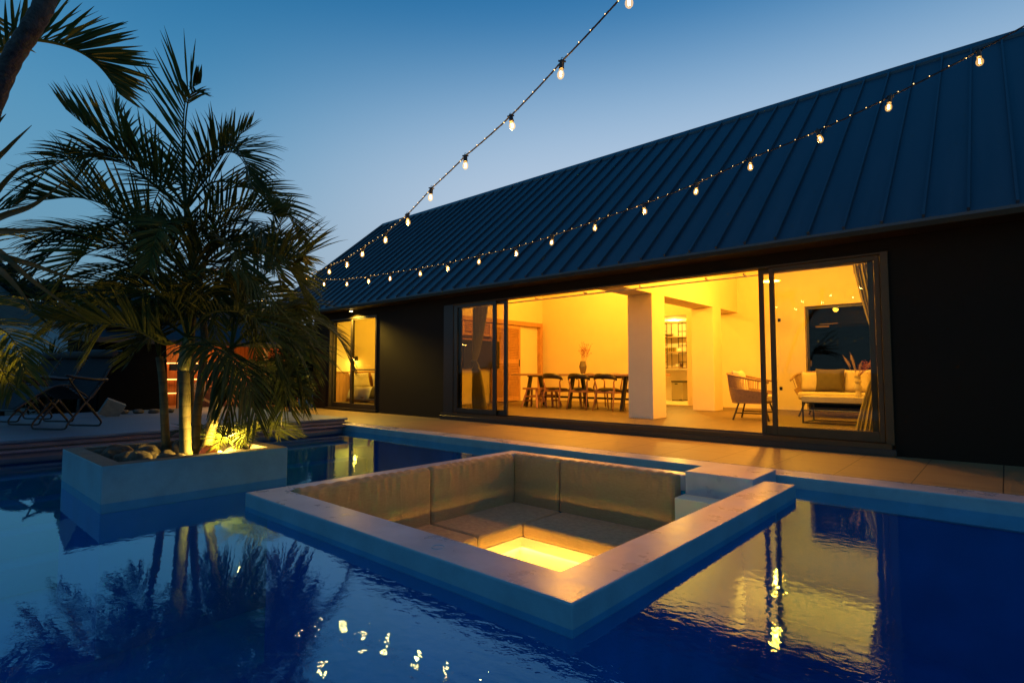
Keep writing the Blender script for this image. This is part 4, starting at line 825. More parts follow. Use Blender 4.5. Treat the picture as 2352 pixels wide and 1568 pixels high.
# ================================================================== living area
def ucurve(hw, dp, n, r=.55):      # open toward +X local; superellipse back
    res = []
    for i in range(n+1):
        a = pi/2 + pi*i/n; c, s = cos(a), sin(a); e = 2/2.8
        res.append((dp*(abs(c)**e)*(-1 if c < 0 else 1), hw*(abs(s)**e)*(-1 if s < 0 else 1)))
    return res
def wicker_seat(name, label, cat, loc, rz, hw, dp, front, zb, backh, armh, legs, seatz):
    t = thing(name, label, cat, (0, 0, 0)); cu = [(front, hw*.97)] + [(x, y) for x, y in ucurve(hw, dp, 36)] + [(front, -hw*.97)]
    m = len(cu)-1
    def hgt(i):
        x = cu[i][0]; k = (front-x)/(front+dp); return armh + (backh-armh)*min(1, max(0, k))**1.1
    def pt(i, f):                     # f=0 bottom..1 rim, flares outward
        x, y = cu[i]; sc_ = .80 + .20*min(1, f*1.15)**.7; z = zb + (hgt(i)-zb)*f; return Vector((x*sc_ + (.0), y*sc_, z))
    g = MB(); w0 = .52
    g.grid(lambda u, v: pt(min(m, int(round(u*m))), v*w0), m, 8); g.add([pt(i, 0) for i in range(m+1)], [tuple(range(m+1))])
    g.build('woven_shell', M['wicker'], t, smooth=False, thick=.012)
    g = MB()
    for i in range(m*2):
        f = i/2; a = int(f); b = min(m, a+1); tt = f-a; lo = pt(a, w0).lerp(pt(b, w0), tt); hi = pt(a, 1).lerp(pt(b, 1), tt); g.tube([lo, hi], .0055, 5, cap=False)
    g.build('rope_lattice', M['wicker'], t)
    MB().tube([pt(i, 1) for i in range(m+1)] , .017, 8).build('rim', M['wicker'], t, smooth=True)
    MB().tube([pt(i, w0) for i in range(m+1)], .010, 6).tube([pt(i, .02) for i in range(m+1)], .013, 6).build('rope_band', M['wicker'], t, smooth=True)
    for (x, y, xx, yy) in legs: MB().tube([(x, y, 0), (xx, yy, zb+.01)], .014, 8).build('leg', M['black'], t)
    for s in (0, 1):
        a = legs[s*2]; b = legs[s*2+1]; f = .42
        MB().tube([(a[0]*(1-f)+a[2]*f, a[1]*(1-f)+a[3]*f, zb*f), (b[0]*(1-f)+b[2]*f, b[1]*(1-f)+b[3]*f, zb*f)], .011, 6).build('stretcher', M['black'], t)
    t.location = loc; t.rotation_euler = (0, 0, rz); return t
wicker_seat('wicker_armchair', 'rounded rope-woven armchair seen from its back beside the sliding door', 'armchair', (-3.06, 9.28, 1.0), .12, .37, .37, .30, .27, .74, .60,
            [(-.25, -.30, -.17, -.22), (.28, -.30, .2, -.22), (-.25, .30, -.17, .22), (.28, .30, .2, .22)], .36)
o = MB(); o.box(-3.27, -2.78, 8.99, 9.55, 1.29, 1.40); tag(o.build('seat_cushion', M['cushion'], bevel=.03, seg=4), 'cream seat cushion in the rope-woven armchair', 'cushion')
tag(MB().pillow((-3.26, 9.28, 1.59), .42, .42, .15, (0, 1, 0), (-.25, 0, 1)).build('throw_pillow', M['cushion'], smooth=True), 'cream throw pillow peeking over the back of the rope-woven armchair', 'pillow')
wicker_seat('wicker_sofa', 'wide rope-woven sofa under the dark garden door', 'sofa', (-1.92, 10.72, 1.0), -pi/2, .90, .38, .33, .27, .78, .62,
            [(-.28, -.74, -.2, -.66), (-.28, .74, -.2, .66), (.33, -.76, .25, -.66), (.33, .76, .25, .66)], .36)
o = MB(); o.box(-2.70, -1.14, 10.40, 11.0, 1.29, 1.42); tag(o.build('sofa_cushion', M['cushion'], bevel=.045, seg=5), 'long cream seat cushion on the rope-woven sofa', 'cushion')
for (x, wd, mt, lb, rz) in ((-2.56, .40, 'cushion', 'cream pillow at the left end of the sofa', .1), (-2.27, .46, 'darkcushion', 'dark olive pillow near the middle of the sofa', 0), (-1.88, .44, 'cushion', 'cream pillow right of the dark olive one, behind the pampas grass', -.05), (-1.50, .42, 'cushion', 'cream pillow at the right end of the sofa, partly behind the curtain', -.1)):
    yy = 10.90 if mt == 'cushion' else 10.78
    tag(MB().pillow((x, yy, 1.42+wd*.43), wd, wd*.92, .17, (cos(rz), sin(rz), 0), (0, .22, 1)).build('throw_pillow', M[mt], smooth=True), lb, 'pillow', 'pillows on the sofa' if mt == 'cushion' else None)
ct = thing('coffee_table', 'low coffee table with thick pale stone top on a thin black frame', 'coffee table', (-1.75, 9.4, 1.0))
MB().box(-2.30, -1.20, 9.08, 9.72, 1.315, 1.40).build('tabletop', M['marble'], ct, bevel=.004, seg=1)
for x in (-2.285, -1.215):
    for y in (9.095, 9.705): MB().box(x-.010, x+.010, y-.010, y+.010, 1.0, 1.314).build('leg', M['black'], ct)
g = MB()
for z in (1.008, 1.304):
    g.box(-2.275, -1.225, 9.087, 9.103, z-.007, z+.007); g.box(-2.275, -1.225, 9.697, 9.713, z-.007, z+.007); g.box(-2.293, -2.277, 9.105, 9.695, z-.007, z+.007); g.box(-1.223, -1.207, 9.105, 9.695, z-.007, z+.007)
g.build('rails', M['black'], ct)
V2 = thing('cream_vase', 'ribbed angular cream vase on the pale coffee table', 'vase', (-1.62, 9.42, 1.40)); g = MB(); n = 40
prof = [(.032, 0), (.050, .01), (.030, .08), (.048, .115), (.050, .13), (.030, .19), (.046, .225), (.030, .27), (.046, .30), (.042, .30)]
for i, (r, z) in enumerate(prof):
    for k in range(n): a = 2*pi*k/n; rr_ = r*(1+.05*(k % 2)); g.v.append(Vector((-1.62+rr_*cos(a), 9.42+rr_*sin(a), 1.401+z)))
for i in range(len(prof)-1):
    for k in range(n): k2 = (k+1) % n; g.f.append((i*n+k, i*n+k2, (i+1)*n+k2, (i+1)*n+k))
g.build('body', M['vasecream'], V2)
PG = thing('pampas_bouquet', 'bouquet of pampas plumes and dark red dried flowers in the cream vase', 'dried flowers', (-1.62, 9.42, 1.69)); rr = random.Random(9)
for (dx, dz, ln, th) in ((-.17, .30, .20, .028), (-.08, .34, .24, .030), (-.04, .20, .16, .02), (.05, .20, .14, .022), (.17, .22, .14, .016)):
    a = Vector((-1.62, 9.42, 1.69)); b = a + Vector((dx, rr.uniform(-.04, .04), dz)); dirv = (b-a).normalized(); MB().tube([a - Vector((0, 0, .1)), b], .0025, 5).build('stem', M['pampas'], PG)
    g = MB()
    for k in range(260):
        t = rr.random(); c = b - dirv*ln*(1-t)*.9 ; ang = rr.uniform(0, 2*pi); per = dirv.orthogonal().normalized(); per = Matrix.Rotation(ang, 3, dirv) @ per; rad = th*(sin(min(1, t*1.15+.05)*pi)**.6+.1)
        e = c + per*rad + dirv*.035; s_ = per.cross(dirv)*.0022; g.add([c-s_, c+s_, e], [(0, 1, 2)])
    g.build('plume', M['pampas'], PG)
g = MB()
for k in range(90):
    c = Vector((-1.50, 9.42, 1.86)) + Vector((rr.gauss(0, .05), rr.gauss(0, .04), rr.gauss(0, .035))); g.lathe([(.001, -.007), (.008, 0), (.001, .007)], c, 5)
    if k % 5 == 0: g.tube([(-1.62, 9.42, 1.68), c], .0014, 4)
g.build('red_flowers', M['redflower'], PG)
WW = thing('uplight_trough', 'long uplight trough high on the back wall above the garden door', 'wall lamp', (-2.6, 12.0, 4.0))
MB().box(-4.0, -1.2, 11.98, 12.0, 3.97, 4.04).box(-4.0, -1.2, 12.0, 12.149, 3.97, 3.99).build('housing', M['white'], WW)
lw = lamp('trough_glow', 'AREA', (-2.6, 12.03, 4.01), 230, (1, .40, .05), 2.7, WW, shape='RECTANGLE', size_y=.04); lw.rotation_euler = (pi, 0, 0)
PD = thing('pendant_lamp', 'shallow disc pendant lamp hanging beside the sliding door post', 'pendant lamp', (-2.93, 9.9, 3.3))
MB().lathe([(.006, .12), (.03, .10), (.03, .05), (.055, .04), (.145, .005), (.15, -.005), (.14, -.002), (.05, .028)], (-2.93, 9.9, 3.31), 28, cap=False).build('shade', M['plaster'], PD, smooth=True)
MB().tube([(-2.93, 9.9, 3.42), (-2.93, 9.9, 5.6)], .004, 6).build('cable', M['white'], PD)
MB().lathe([(.004, -.02), (.03, -.01), (.035, .01), (.02, .03)], (-2.93, 9.9, 3.31), 14).build('bulb', M['downlight'], PD, smooth=True)
lamp('pendant_light', 'POINT', (-2.93, 9.9, 3.24), 170, WARM, .06, PD)
for i, (x, y, z, e) in enumerate(((-6.6, 9.0, 3.7, 270), (-2.6, 8.6, 3.7, 270), (-7.6, 10.6, 4.3, 150), (-6.0, 10.9, 4.4, 150))):
    t = thing('spot_fitting', ('ceiling spot fitting over the dining table', 'ceiling spot fitting over the armchair', 'ceiling spot fitting over the table end by the television', 'ceiling spot fitting near the kitchen doorway')[i], 'ceiling lamp', (x, y, z), 'spot fittings hung under the vaulted ceiling')
    MB().lathe([(.02, .16), (.05, .14), (.055, .02), (.05, .02)], (x, y, z), 16).build('housing', M['white'], t, smooth=True); zc = 3.42+(y-7.3)*.855
    MB().tube([(x, y, z+.16), (x, y, zc)], .006, 6).build('stem', M['white'], t); lamp('spot_light', 'POINT', (x, y, z-.03), e, WARM, .10, t)
# kitchen
KS = thing('kitchen_shelf', 'black metal grid shelving with wooden shelves in the kitchen', 'shelf', (-6.75, 14.2, 1.9)); g = MB(); b_ = .014
for x in (-7.35, -6.86, -6.66, -6.42, -6.30):
    for y in ((14.02, 14.30) if x != -6.66 else (14.30,)): g.box(x-b_/2, x+b_/2, y-b_/2, y+b_/2, 1.87, 3.10)
for z in (1.875, 2.05, 2.29, 2.50, 2.70, 2.88, 3.095):
    for (xa, xb, y) in ((-7.35, -6.86, 14.02), (-6.66, -6.42, 14.30), (-6.66, -6.05, 14.30)): g.box(xa, xb, y-b_/2, y+b_/2, z-b_/2, z+b_/2)
g.build('frame', M['black'], KS)
for z in (1.89, 2.31, 2.72): MB().box(-7.4, -6.05, 14.04, 14.29, z-.012, z+.012).build('board', M['oak2'], KS)
MB().lathe([(.03, 0), (.05, .005), (.13, .07), (.135, .075), (.125, .073), (.045, .015)], (-6.86, 14.14, 2.733), 24).build('metal_bowl', M['steel'], smooth=True)['label'] = 'wide steel bowl on the top kitchen shelf'
bpy.data.objects['metal_bowl']['category'] = 'bowl'
GLS = 'drinking glasses lined up on the middle kitchen shelf'
gl0 = None
for i in range(16):
    x = -7.12 + .062*(i % 8); y = 14.08 + (.09 if i >= 8 else 0)
    if gl0 is None:
        gl0 = MB().lathe([(.022, 0), (.026, .11), (.0235, .11), (.019, .006)], (0, 0, 0), 12).build('drinking_glass', M['clear'], smooth=True); gl0['category'] = 'glass'; gl0['group'] = GLS; gl0['label'] = 'clear drinking glass in the rows on the middle kitchen shelf'; c = gl0
    else: c = gl0.copy(); COL.objects.link(c)
    c.location = (x, y, 2.323)
tag(MB().lathe([(.035, 0), (.04, .01), (.04, .085), (.035, .085), (.033, .01)], (-6.55, 14.1, 2.323), 16).build('mug', M['white'], smooth=True), 'white mug at the right of the drinking glasses', 'mug')
for k in range(3): tag(MB().lathe([(.03, 0), (.055, .035), (.05, .035), (.025, .005)], (-6.62, 14.12, 1.903+k*.024), 18).build('small_bowl', M['white'], smooth=True), ('bottom', 'middle', 'top')[k] + ' bowl of the small white stack on the lowest kitchen shelf', 'bowl', 'stacked bowls')
tag(MB().lathe([(.03, 0), (.045, .02), (.048, .10), (.04, .12), (.035, .12), (.03, .02)], (-6.49, 14.1, 1.903), 18).build('brown_pot', M['brownpot'], smooth=True), 'dark brown pot beside the bowl stack on the lowest shelf', 'pot')
BN = thing('steel_bin', 'rectangular brushed steel pedal bin on the kitchen floor', 'bin', (-6.5, 14.15, 1.0))
MB().box(-6.72, -6.40, 13.95, 14.28, 1.02, 1.50).build('body', M['steel'], BN, bevel=.02, seg=3); MB().box(-6.725, -6.395, 13.945, 14.285, 1.503, 1.535).build('lid', M['black'], BN, bevel=.006, seg=1)
MB().box(-6.62, -6.54, 13.941, 13.949, 1.44, 1.47).build('handle', M['black'], BN); MB().box(-6.48, -6.42, 13.90, 13.949, 1.03, 1.045).build('pedal', M['black'], BN); MB().box(-6.71, -6.41, 13.96, 14.27, 1.0, 1.02).build('base', M['black'], BN)
DLt = thing('kitchen_downlight', 'round recessed downlight in the kitchen ceiling', 'ceiling lamp', (-6.35, 13.55, 3.10))
MB().lathe([(.05, -.006), (.055, -.004), (.055, 0)], (-6.35, 13.55, 3.108), 20).build('lens', M['downlight'], DLt)
lamp('downlight_beam', 'POINT', (-6.35, 13.4, 3.02), 90, (1, .56, .08), .05, DLt)
# bedroom
BD = thing('bed', 'bed with white linen seen through the small bedroom window', 'bed', (-12, 8.6, 1.0))
MB().box(-12.93, -11.0, 7.95, 9.6, 1.02, 1.14).build('base', M['oak'], BD)
def duv(u, v):
    x = -12.9+1.95*u; s = (v-.5)*2; y = 8.78 + s*.80; z = 1.37
    e = abs(s)
    if e > .9: k = (e-.9)/.1; y = 8.78 + (1 if s > 0 else -1)*(.72+.12*k + .012*sin(x*14)); z = 1.37-.30*k**1.4
    return (x, y, z+.012*sin(x*5+s*3)+.006*sin(x*17+s*9))
MB().grid(duv, 60, 60).build('duvet', M['linen'], BD, smooth=True, thick=.03)
def run(u, v):
    q = duv(.52+.2*u, v); return (q[0], q[1]+(.012 if v > .5 else -.012)*(abs(v-.5) > .44), q[2]+.03)
MB().grid(run, 16, 60).build('bed_runner', M['runner'], BD, smooth=True, thick=.02)
tag(MB().pillow((-12.78, 8.24, 1.56), .58, .42, .16, (.10, 1, 0), (-.35, 0, 1)).build('bed_pillow', M['linen'], smooth=True), 'white bed pillow nearest the window, leaning on the wainscot', 'pillow', 'pillows on the bed')
tag(MB().pillow((-12.80, 8.92, 1.56), .62, .42, .16, (-.05, 1, 0), (-.35, 0, 1)).build('bed_pillow', M['linen'], smooth=True), 'white bed pillow farther from the window, half hidden', 'pillow', 'pillows on the bed')
WL = thing('wall_sconce', 'small wall lamp glowing behind the bedroom window mullion', 'wall lamp', (-12.9, 8.17, 2.12))
MB().lathe([(.05, -.06), (.035, .06), (.03, .06), (.045, -.06)], (-12.88, 8.19, 2.13), 18, cap=False).build('shade', M['black'], WL); MB().box(-12.979, -12.92, 8.18, 8.20, 2.12, 2.14).build('bracket', M['black'], WL)
lamp('sconce_light', 'POINT', (-12.88, 8.19, 2.07), 16, (1, .50, .06), .03, WL)
CL = thing('bedroom_ceiling_light', 'flat ceiling light in the bedroom', 'ceiling lamp', (-11.5, 8.9, 3.2)); MB().lathe([(.16, 0), (.17, .02), (.17, .04)], (-11.5, 8.9, 3.205), 24).build('diffuser', M['plaster'], CL); lamp('ceiling_glow', 'POINT', (-11.5, 8.9, 3.08), 110, (1, .52, .035), .15, CL)
EV = thing('eaves_downlight', 'small downlight under the eaves above the bedroom window', 'outdoor lamp', (-11.35, 6.99, 3.16))
MB().lathe([(.03, 0), (.035, .002), (.035, .012)], (-11.2, 6.96, 3.158), 16).build('lens', M['downlight'], EV); lamp('eaves_beam', 'SPOT', (-11.2, 6.93, 3.12), 330, (1, .60, .07), .03, EV, spot_size=radians(158), spot_blend=.5)
# ================================================================== string lights
def string(name, label, S, depths):
    t = thing(name, label, 'string lights', P(*S[0], depths[0]), 'festoon string lights over the pool')
    pts = [P(x, y, d) for (x, y), d in zip(S, depths)]; g = MB(); led = []
    for i in range(len(pts)-1):
        a, b = pts[i], pts[i+1]; sag = .018*(b-a).length; path = [a.lerp(b, k/8) - Vector((0, 0, 4*sag*(k/8)*(1-k/8)))*.6 for k in range(9)]
        g.tube(path, .0045, 6); 
        wire = []
        for k in range(33):
            q = a.lerp(b, k/32) - Vector((0, 0, 4*sag*(k/32)*(1-k/32)))*.6; ph = k*.9; wire.append(q + Vector((cos(ph)*.3, cos(ph)*.3, sin(ph)))*.007)
        g.tube(wire, .0008, 3)
        led += [wire[k] for k in (4, 10, 17, 23, 29)]
    g.build('cord', M['black'], t)
    return t, pts, led
bulb0 = {}
def add_bulbs(t, pts, skip=0):
    for i, p in enumerate(pts[skip:]):
        off = ORG[t.name]; tilt = ((i*37 % 11)-5)*.05
        if not bulb0:
            BS = .68; s = MB().lathe([(.006, .012), (.017, .008), (.019, -.004), (.019, -.040), (.021, -.044), (.021, -.056), (.017, -.058)], (0, 0, 0), 14).tube([(-.03, 0, 0), (.03, 0, 0)], .007, 6).tube([(.008*cos(a), 0, .020+.008*sin(a)) for a in [i_*pi/6 for i_ in range(13)]], .002, 5).build('socket', M['black'], smooth=False)
            gl = MB().lathe([(.013, -.058), (.0155, -.066), (.026, -.088), (.0275, -.100), (.024, -.117), (.013, -.130), (.002, -.134)], (0, 0, 0), 16, cap=False).build('bulb', M['bulb'], s, smooth=True)
            fi = MB().tube([(-.004, 0, -.075), (-.0045, 0, -.112)], .0024, 6).tube([(.004, 0, -.075), (.0045, 0, -.112)], .0024, 6).build('filament', M['filament'], s)
            for o_ in (s, gl, fi): o_.data.transform(Matrix.Scale(BS, 4))
            ORG['socket'] = Vector(); bulb0['s'] = s; c = s
        else: c = copy_tree(bulb0['s'])
        c.parent = t; c.location = p - off; c.rotation_euler = (tilt, tilt*.7, .7)
        lamp('bulb_light', 'POINT', p - Vector((0, 0, .078)), 1.3, (1, .55, .16), .012, t)
def add_leds(t, led):
    off = ORG[t.name]; L0 = None
    for p in led[:95]:
        if L0 is None: L0 = MB().lathe([(.001, -.004), (.0022, -.002), (.0022, .002), (.001, .004)], (0, 0, 0), 6).build('fairy_led', M['led']); L0.parent = t; c = L0
        else: c = L0.copy(); COL.objects.link(c); c.parent = t
        c.location = p - off
Z10 = Vector((0, 0, .10))
s1 = [((1600, -165), 2.2), ((1443, 15), 2.5), ((1291, 175), 2.855), ((1173, 297), 3.209), ((1069, 385), 3.607), ((991, 457), 3.975), ((936, 515), 4.281), ((886, 555), 4.607), ((834, 587), 5.007), ((797, 611), 5.337), ((757, 627), 5.75), ((703, 649), 6.3), ((647, 678), 7.1), ((603, 693), 7.8), ((566, 707), 8.5), ((505, 731), 9.4), ((440, 760), 10.3), ((375, 836), 11.4)]
s2 = [((2480, 20), 2.9), ((2247, 148), 3.2), ((2045, 250), 3.452), ((1878, 327), 3.692), ((1723, 388), 3.949), ((1602, 443), 4.175), ((1478, 490), 4.437), ((1367, 527), 4.701), ((1270, 560), 4.959), ((1185, 586), 5.211), ((1101, 604), 5.488), ((1027, 621), 5.757), ((965, 632), 6.005), ((897, 642), 6.303), ((846, 649), 6.547), ((797, 655), 6.8), ((745, 655), 7.05), ((705, 651), 7.3)]
for nm, lb, ss in (('string_lights', 'steeper festoon light string crossing the open sky above the roof ridge', s1), ('string_lights', 'lower festoon light string running along in front of the roof', s2)):
    t, pts, led = string(nm, lb, [(q[0], q[1]-97/d) for q, d in ss], [d for q, d in ss]); add_bulbs(t, pts); add_leds(t, led[5:])
# ================================================================== deck furniture
def lounger():
    """zero-gravity chair; local +Y = head end, X = width"""
    t = thing('folding_lounger', '', 'lounger', (0, 0, 0), 'folding sun loungers in a row on the deck'); W = .25; r = .011
    for s in (-1, 1):
        x = s*W
        MB().tube(crom([(x, -.98, .30), (x, -.62, .52), (x, -.33, .60), (x, -.05, .47), (x, .10, .42), (x, .40, .86), (x, .58, 1.08)], 24), r, 8).build('side_rail', M['black'], t, smooth=True)
        g = MB().tube([(x*1.05, .32, .66), (x*1.08, .10, .665), (x*1.08, -.22, .70), (x*1.08, -.34, .73)], [.020, .024, .022, .014], 8); g.build('armrest', M['black'], t, smooth=True)
        MB().tube([(x*1.06, -.30, .69), (x*1.06, -.02, .34), (x*1.06, .22, .09)], r, 8).build('brace', M['black'], t); MB().tube([(x*1.06, .26, .64), (x*1.06, .0, .36), (x*1.06, -.27, .09)], r, 8).build('brace', M['black'], t)
    for y0, y1 in ((-.02, -.29), (-.02, .24)):
        cx_ = W*1.06; g = MB().tube(crom([(-cx_, y0, .36), (-cx_, y1*.9, .10), (-cx_*.95, y1, .03), (-cx_*.75, y1*1.02, .012), (0, y1*1.02, .012), (cx_*.75, y1*1.02, .012), (cx_*.95, y1, .03), (cx_, y1*.9, .10), (cx_, y0, .36)], 40), r*1.1, 8); g.build('ground_loop', M['black'], t, smooth=True)
    MB().tube([(-W, -.98, .30), (W, -.98, .30)], r, 8).build('crossbar', M['black'], t); MB().tube([(-W, .58, 1.08), (W, .58, 1.08)], r, 8).build('crossbar', M['black'], t)
    path = crom([(0, -.96, .31), (0, -.62, .51), (0, -.33, .585), (0, -.10, .46), (0, .09, .43), (0, .40, .84), (0, .57, 1.06)], 30)
    MB().grid(lambda u, v: (((u-.5)*2)*(W-.03), path[int(round(v*30))].y, path[int(round(v*30))].z-.012*(1-(2*u-1)**2)), 8, 30).build('sling', M['sling'], t, smooth=True, thick=.006)
    g = MB()
    for k in range(3, 30, 1):
        for s in (-1, 1): p = path[k]; g.tube([(s*(W-.032), p.y, p.z), (s*W, p.y+.008, p.z+.004)], .0022, 4)
    g.build('lacing', M['wallfar'], t)
    MB().tube([(-W+.035, .50, 1.04), (-W+.05, .50, 1.04), (W-.05, .50, 1.04), (W-.035, .50, 1.04)], [.045, .062, .062, .045], 14).build('head_pillow', M['headroll'], t, smooth=True)
    return t
lo = lounger(); wd = Vector((.82, .57, 0)).normalized(); rz = atan2(.57, .82); c0 = Vector((-9.70, 1.64, .992))
lbs = ['folding lounger at the right end of the row, nearest the palm planter', 'folding lounger in the middle of the row of three', 'folding lounger at the left end of the row, farthest from the planter']
for i, off in enumerate(((0, 0), (-1.12, -.12), (-2.0, -.25))):
    c = lo if i == 0 else copy_tree(lo); c.location = c0 + Vector((off[0], off[1], 0)); c.rotation_euler = (0, 0, rz); c['label'] = lbs[i]
cb = MB().bar((-11.7, 2.50, .995), (-11.62, 2.62, 1.25), .30, .10, up=(1, 0, 0)); tag(cb.build('concrete_block', M['cone'], bevel=.01, seg=2), 'pale concrete slab leaning on the deck beside the right lounger', 'block')
for i in range(4): tag(blob((-12.2+.1*i, 2.85+.22*i, 1.03), .10, 60+i, 3, .25, .5).build('edging_stone', M['rock'], smooth=True), 'low dark edging stone behind the concrete slab, ' + ('nearest it', 'second from it', 'third from it', 'farthest from it')[i], 'stone', 'edging stones at the back of the deck')
# cabin behind the deck
CB = thing('garden_cabin', 'small dark cabin with a warm lit open wooden front behind the deck', 'cabin', (-14.5, 4.5, .72))
g = MB(); g.add([(-13.4, 2.70, .72), (-13.4, 3.95, .72), (-13.4, 3.85, 2.55), (-13.4, 2.80, 2.72), (-13.5, 2.70, .72), (-13.5, 3.95, .72), (-13.5, 3.85, 2.55), (-13.5, 2.80, 2.72)], [(0,1,2,3), (7,6,5,4), (0,4,5,1), (1,5,6,2), (2,6,7,3), (3,7,4,0)])
g.box(-16.5, -13.5, 2.70, 2.80, .72, 2.6); g.build('dark_wall', M['cabinblack'], CB)
MB().box(-15.6, -15.5, 2.8, 6.9, .72, 2.9).build('back_wall', M['cabin_planks'], CB); MB().box(-15.5, -13.5, 6.8, 6.9, .72, 2.9).build('end_wall', M['cabin_planks'], CB); MB().box(-15.5, -13.4, 2.81, 6.8, .70, .95).build('floor', M['legwood'], CB)
g = MB(); g.add([(-16.3, 2.5, 2.55), (-13.2, 2.5, 2.35), (-13.2, 7.1, 2.35), (-16.3, 7.1, 2.55), (-16.3, 2.5, 2.75), (-14.7, 2.5, 3.5), (-13.2, 2.5, 2.45), (-16.3, 7.1, 2.75), (-14.7, 7.1, 3.5), (-13.2, 7.1, 2.45)], [(0,3,2,1), (0,1,6,5,4), (3,7,8,9,2), (4,5,8,7), (5,6,9,8), (1,2,9,6), (0,4,7,3)]); g.build('roof', M['black'], CB)
MB().box(-13.5, -13.4, 3.96, 5.0, 1.80, 1.95).build('beam', M['black'], CB)
for y in (4.12, 5.02, 6.0): MB().box(-13.52, -13.42, y, y+.07, .95, 1.79 if y < 5 else 2.4).build('post', M['legwood'], CB)
g = MB(); g.bar((-13.46, 4.2, 1.45), (-13.46, 4.95, .98), .05, .05); g.build('strut', M['legwood'], CB)
for y0_, y1_, z in ((3.9, 6.6, 2.02), (3.9, 6.6, 1.62), (4.4, 6.6, 1.28)): MB().box(-15.48, -15.22, y0_, y1_, z-.02, z).build('shelf', M['oak'], CB); MB().box(-15.46, -15.43, y0_, y1_, z-.045, z-.022).build('led_strip', M['cabinled'], CB)
MB().box(-14.6, -14.1, 4.6, 6.4, .95, 1.42).build('counter', M['cabin_planks'], CB, bevel=.01, seg=1)
lamp('cabin_light', 'POINT', (-14.5, 5.2, 2.15), 42, (1, .40, .08), .08, CB)
FN = thing('round_fan', 'round cream slatted fan standing in the lit cabin', 'fan', (-13.7, 4.62, .95)); g = MB().tube([(-13.62, 4.62+.13*cos(a), 1.42+.13*sin(a)) for a in [k*pi/12 for k in range(25)]], .010, 6)
for k in range(9): z = 1.32+.026*k; hw = sqrt(max(.0, .13**2-(z-1.42)**2)); g.tube([(-13.62, 4.62-hw, z), (-13.62, 4.62+hw, z)], .006, 5)
g.build('grille', M['cushion'], FN); MB().tube([(-13.64, 4.62, .95), (-13.64, 4.62, 1.30)], .018, 8).build('stand', M['black'], FN)
# ================================================================== planting behind
def clump(name, label, cat, c, rx, ry, rz_, n, mat, seed, leaf=.07, group=None, trunk_h=0, parts=True):
    rr = random.Random(seed); c = Vector(c); t = thing(name, label, cat, (c.x, c.y, c.z-rz_-trunk_h), group); g = MB()
    lobes = [(c + Vector((rr.uniform(-1,1)*rx*.6, rr.uniform(-1,1)*ry*.6, rr.uniform(-.7,.8)*rz_*.6)), rr.uniform(.35, .6)) for _ in range(9)]
    for k in range(n):
        lc, ls = rr.choice(lobes); d = Vector((rr.gauss(0,1), rr.gauss(0,1), rr.gauss(0,1))).normalized(); q = lc + Vector((d.x*rx, d.y*ry, d.z*rz_))*ls*rr.uniform(.55, 1.05)
        a = Vector((rr.gauss(0,1), rr.gauss(0,1), rr.gauss(0,.6))).normalized(); b = a.orthogonal().normalized(); b = Matrix.Rotation(rr.uniform(0, 6.28), 3, a) @ b; l = leaf*rr.uniform(.6, 1.4)
        g.add([q, q+a*l*.5+b*l*.28, q+a*l, q+a*l*.5-b*l*.28], [(0, 1, 2, 3)])
    g.build('foliage', mat, t); 
    h = MB().tube([(c.x, c.y, c.z-rz_-trunk_h), (c.x+rx*.05, c.y, c.z-rz_*.3), (c.x, c.y+ry*.1, c.z+rz_*.4)], [.05*rx+.02, .04*rx+.01, .015], 7)
    for k in range(4): lc = lobes[k][0]; h.tube([(c.x, c.y, c.z-rz_*.4), lc], [.02*rx+.01, .006], 5)
    h.build('trunk' if trunk_h else 'stem', M['bark'], t); return t
hd = [(-12.0, 5.95, 1.25, .55, .35, .45), (-12.9, 5.75, 1.4, .6, .4, .6), (-13.3, 6.6, 1.9, .5, .5, 1.1), (-14.2, 7.6, 2.2, .7, .6, 1.3)]
hl = ['low dark shrub between the deck and the bedroom window', 'dark shrub behind the drooping palm fronds at the deck end', 'tall dark shrub against the left corner of the house', 'tallest dark shrub beyond the left end of the house']
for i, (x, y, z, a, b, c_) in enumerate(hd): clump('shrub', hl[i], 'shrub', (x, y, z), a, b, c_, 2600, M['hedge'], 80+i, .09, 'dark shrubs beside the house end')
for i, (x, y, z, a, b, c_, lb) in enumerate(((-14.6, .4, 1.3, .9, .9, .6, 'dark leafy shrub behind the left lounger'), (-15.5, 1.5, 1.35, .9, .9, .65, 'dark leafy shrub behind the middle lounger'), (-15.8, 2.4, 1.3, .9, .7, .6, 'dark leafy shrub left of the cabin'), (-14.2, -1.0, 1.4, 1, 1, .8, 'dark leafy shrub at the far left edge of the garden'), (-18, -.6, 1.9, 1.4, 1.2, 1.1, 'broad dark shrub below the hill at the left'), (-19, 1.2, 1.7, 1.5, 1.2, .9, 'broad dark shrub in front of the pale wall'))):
    clump('bush', lb, 'bush', (x, y, z), a, b, c_, 2600, M['hedge'], 90+i, .11, 'dark bushes in the garden behind the deck')
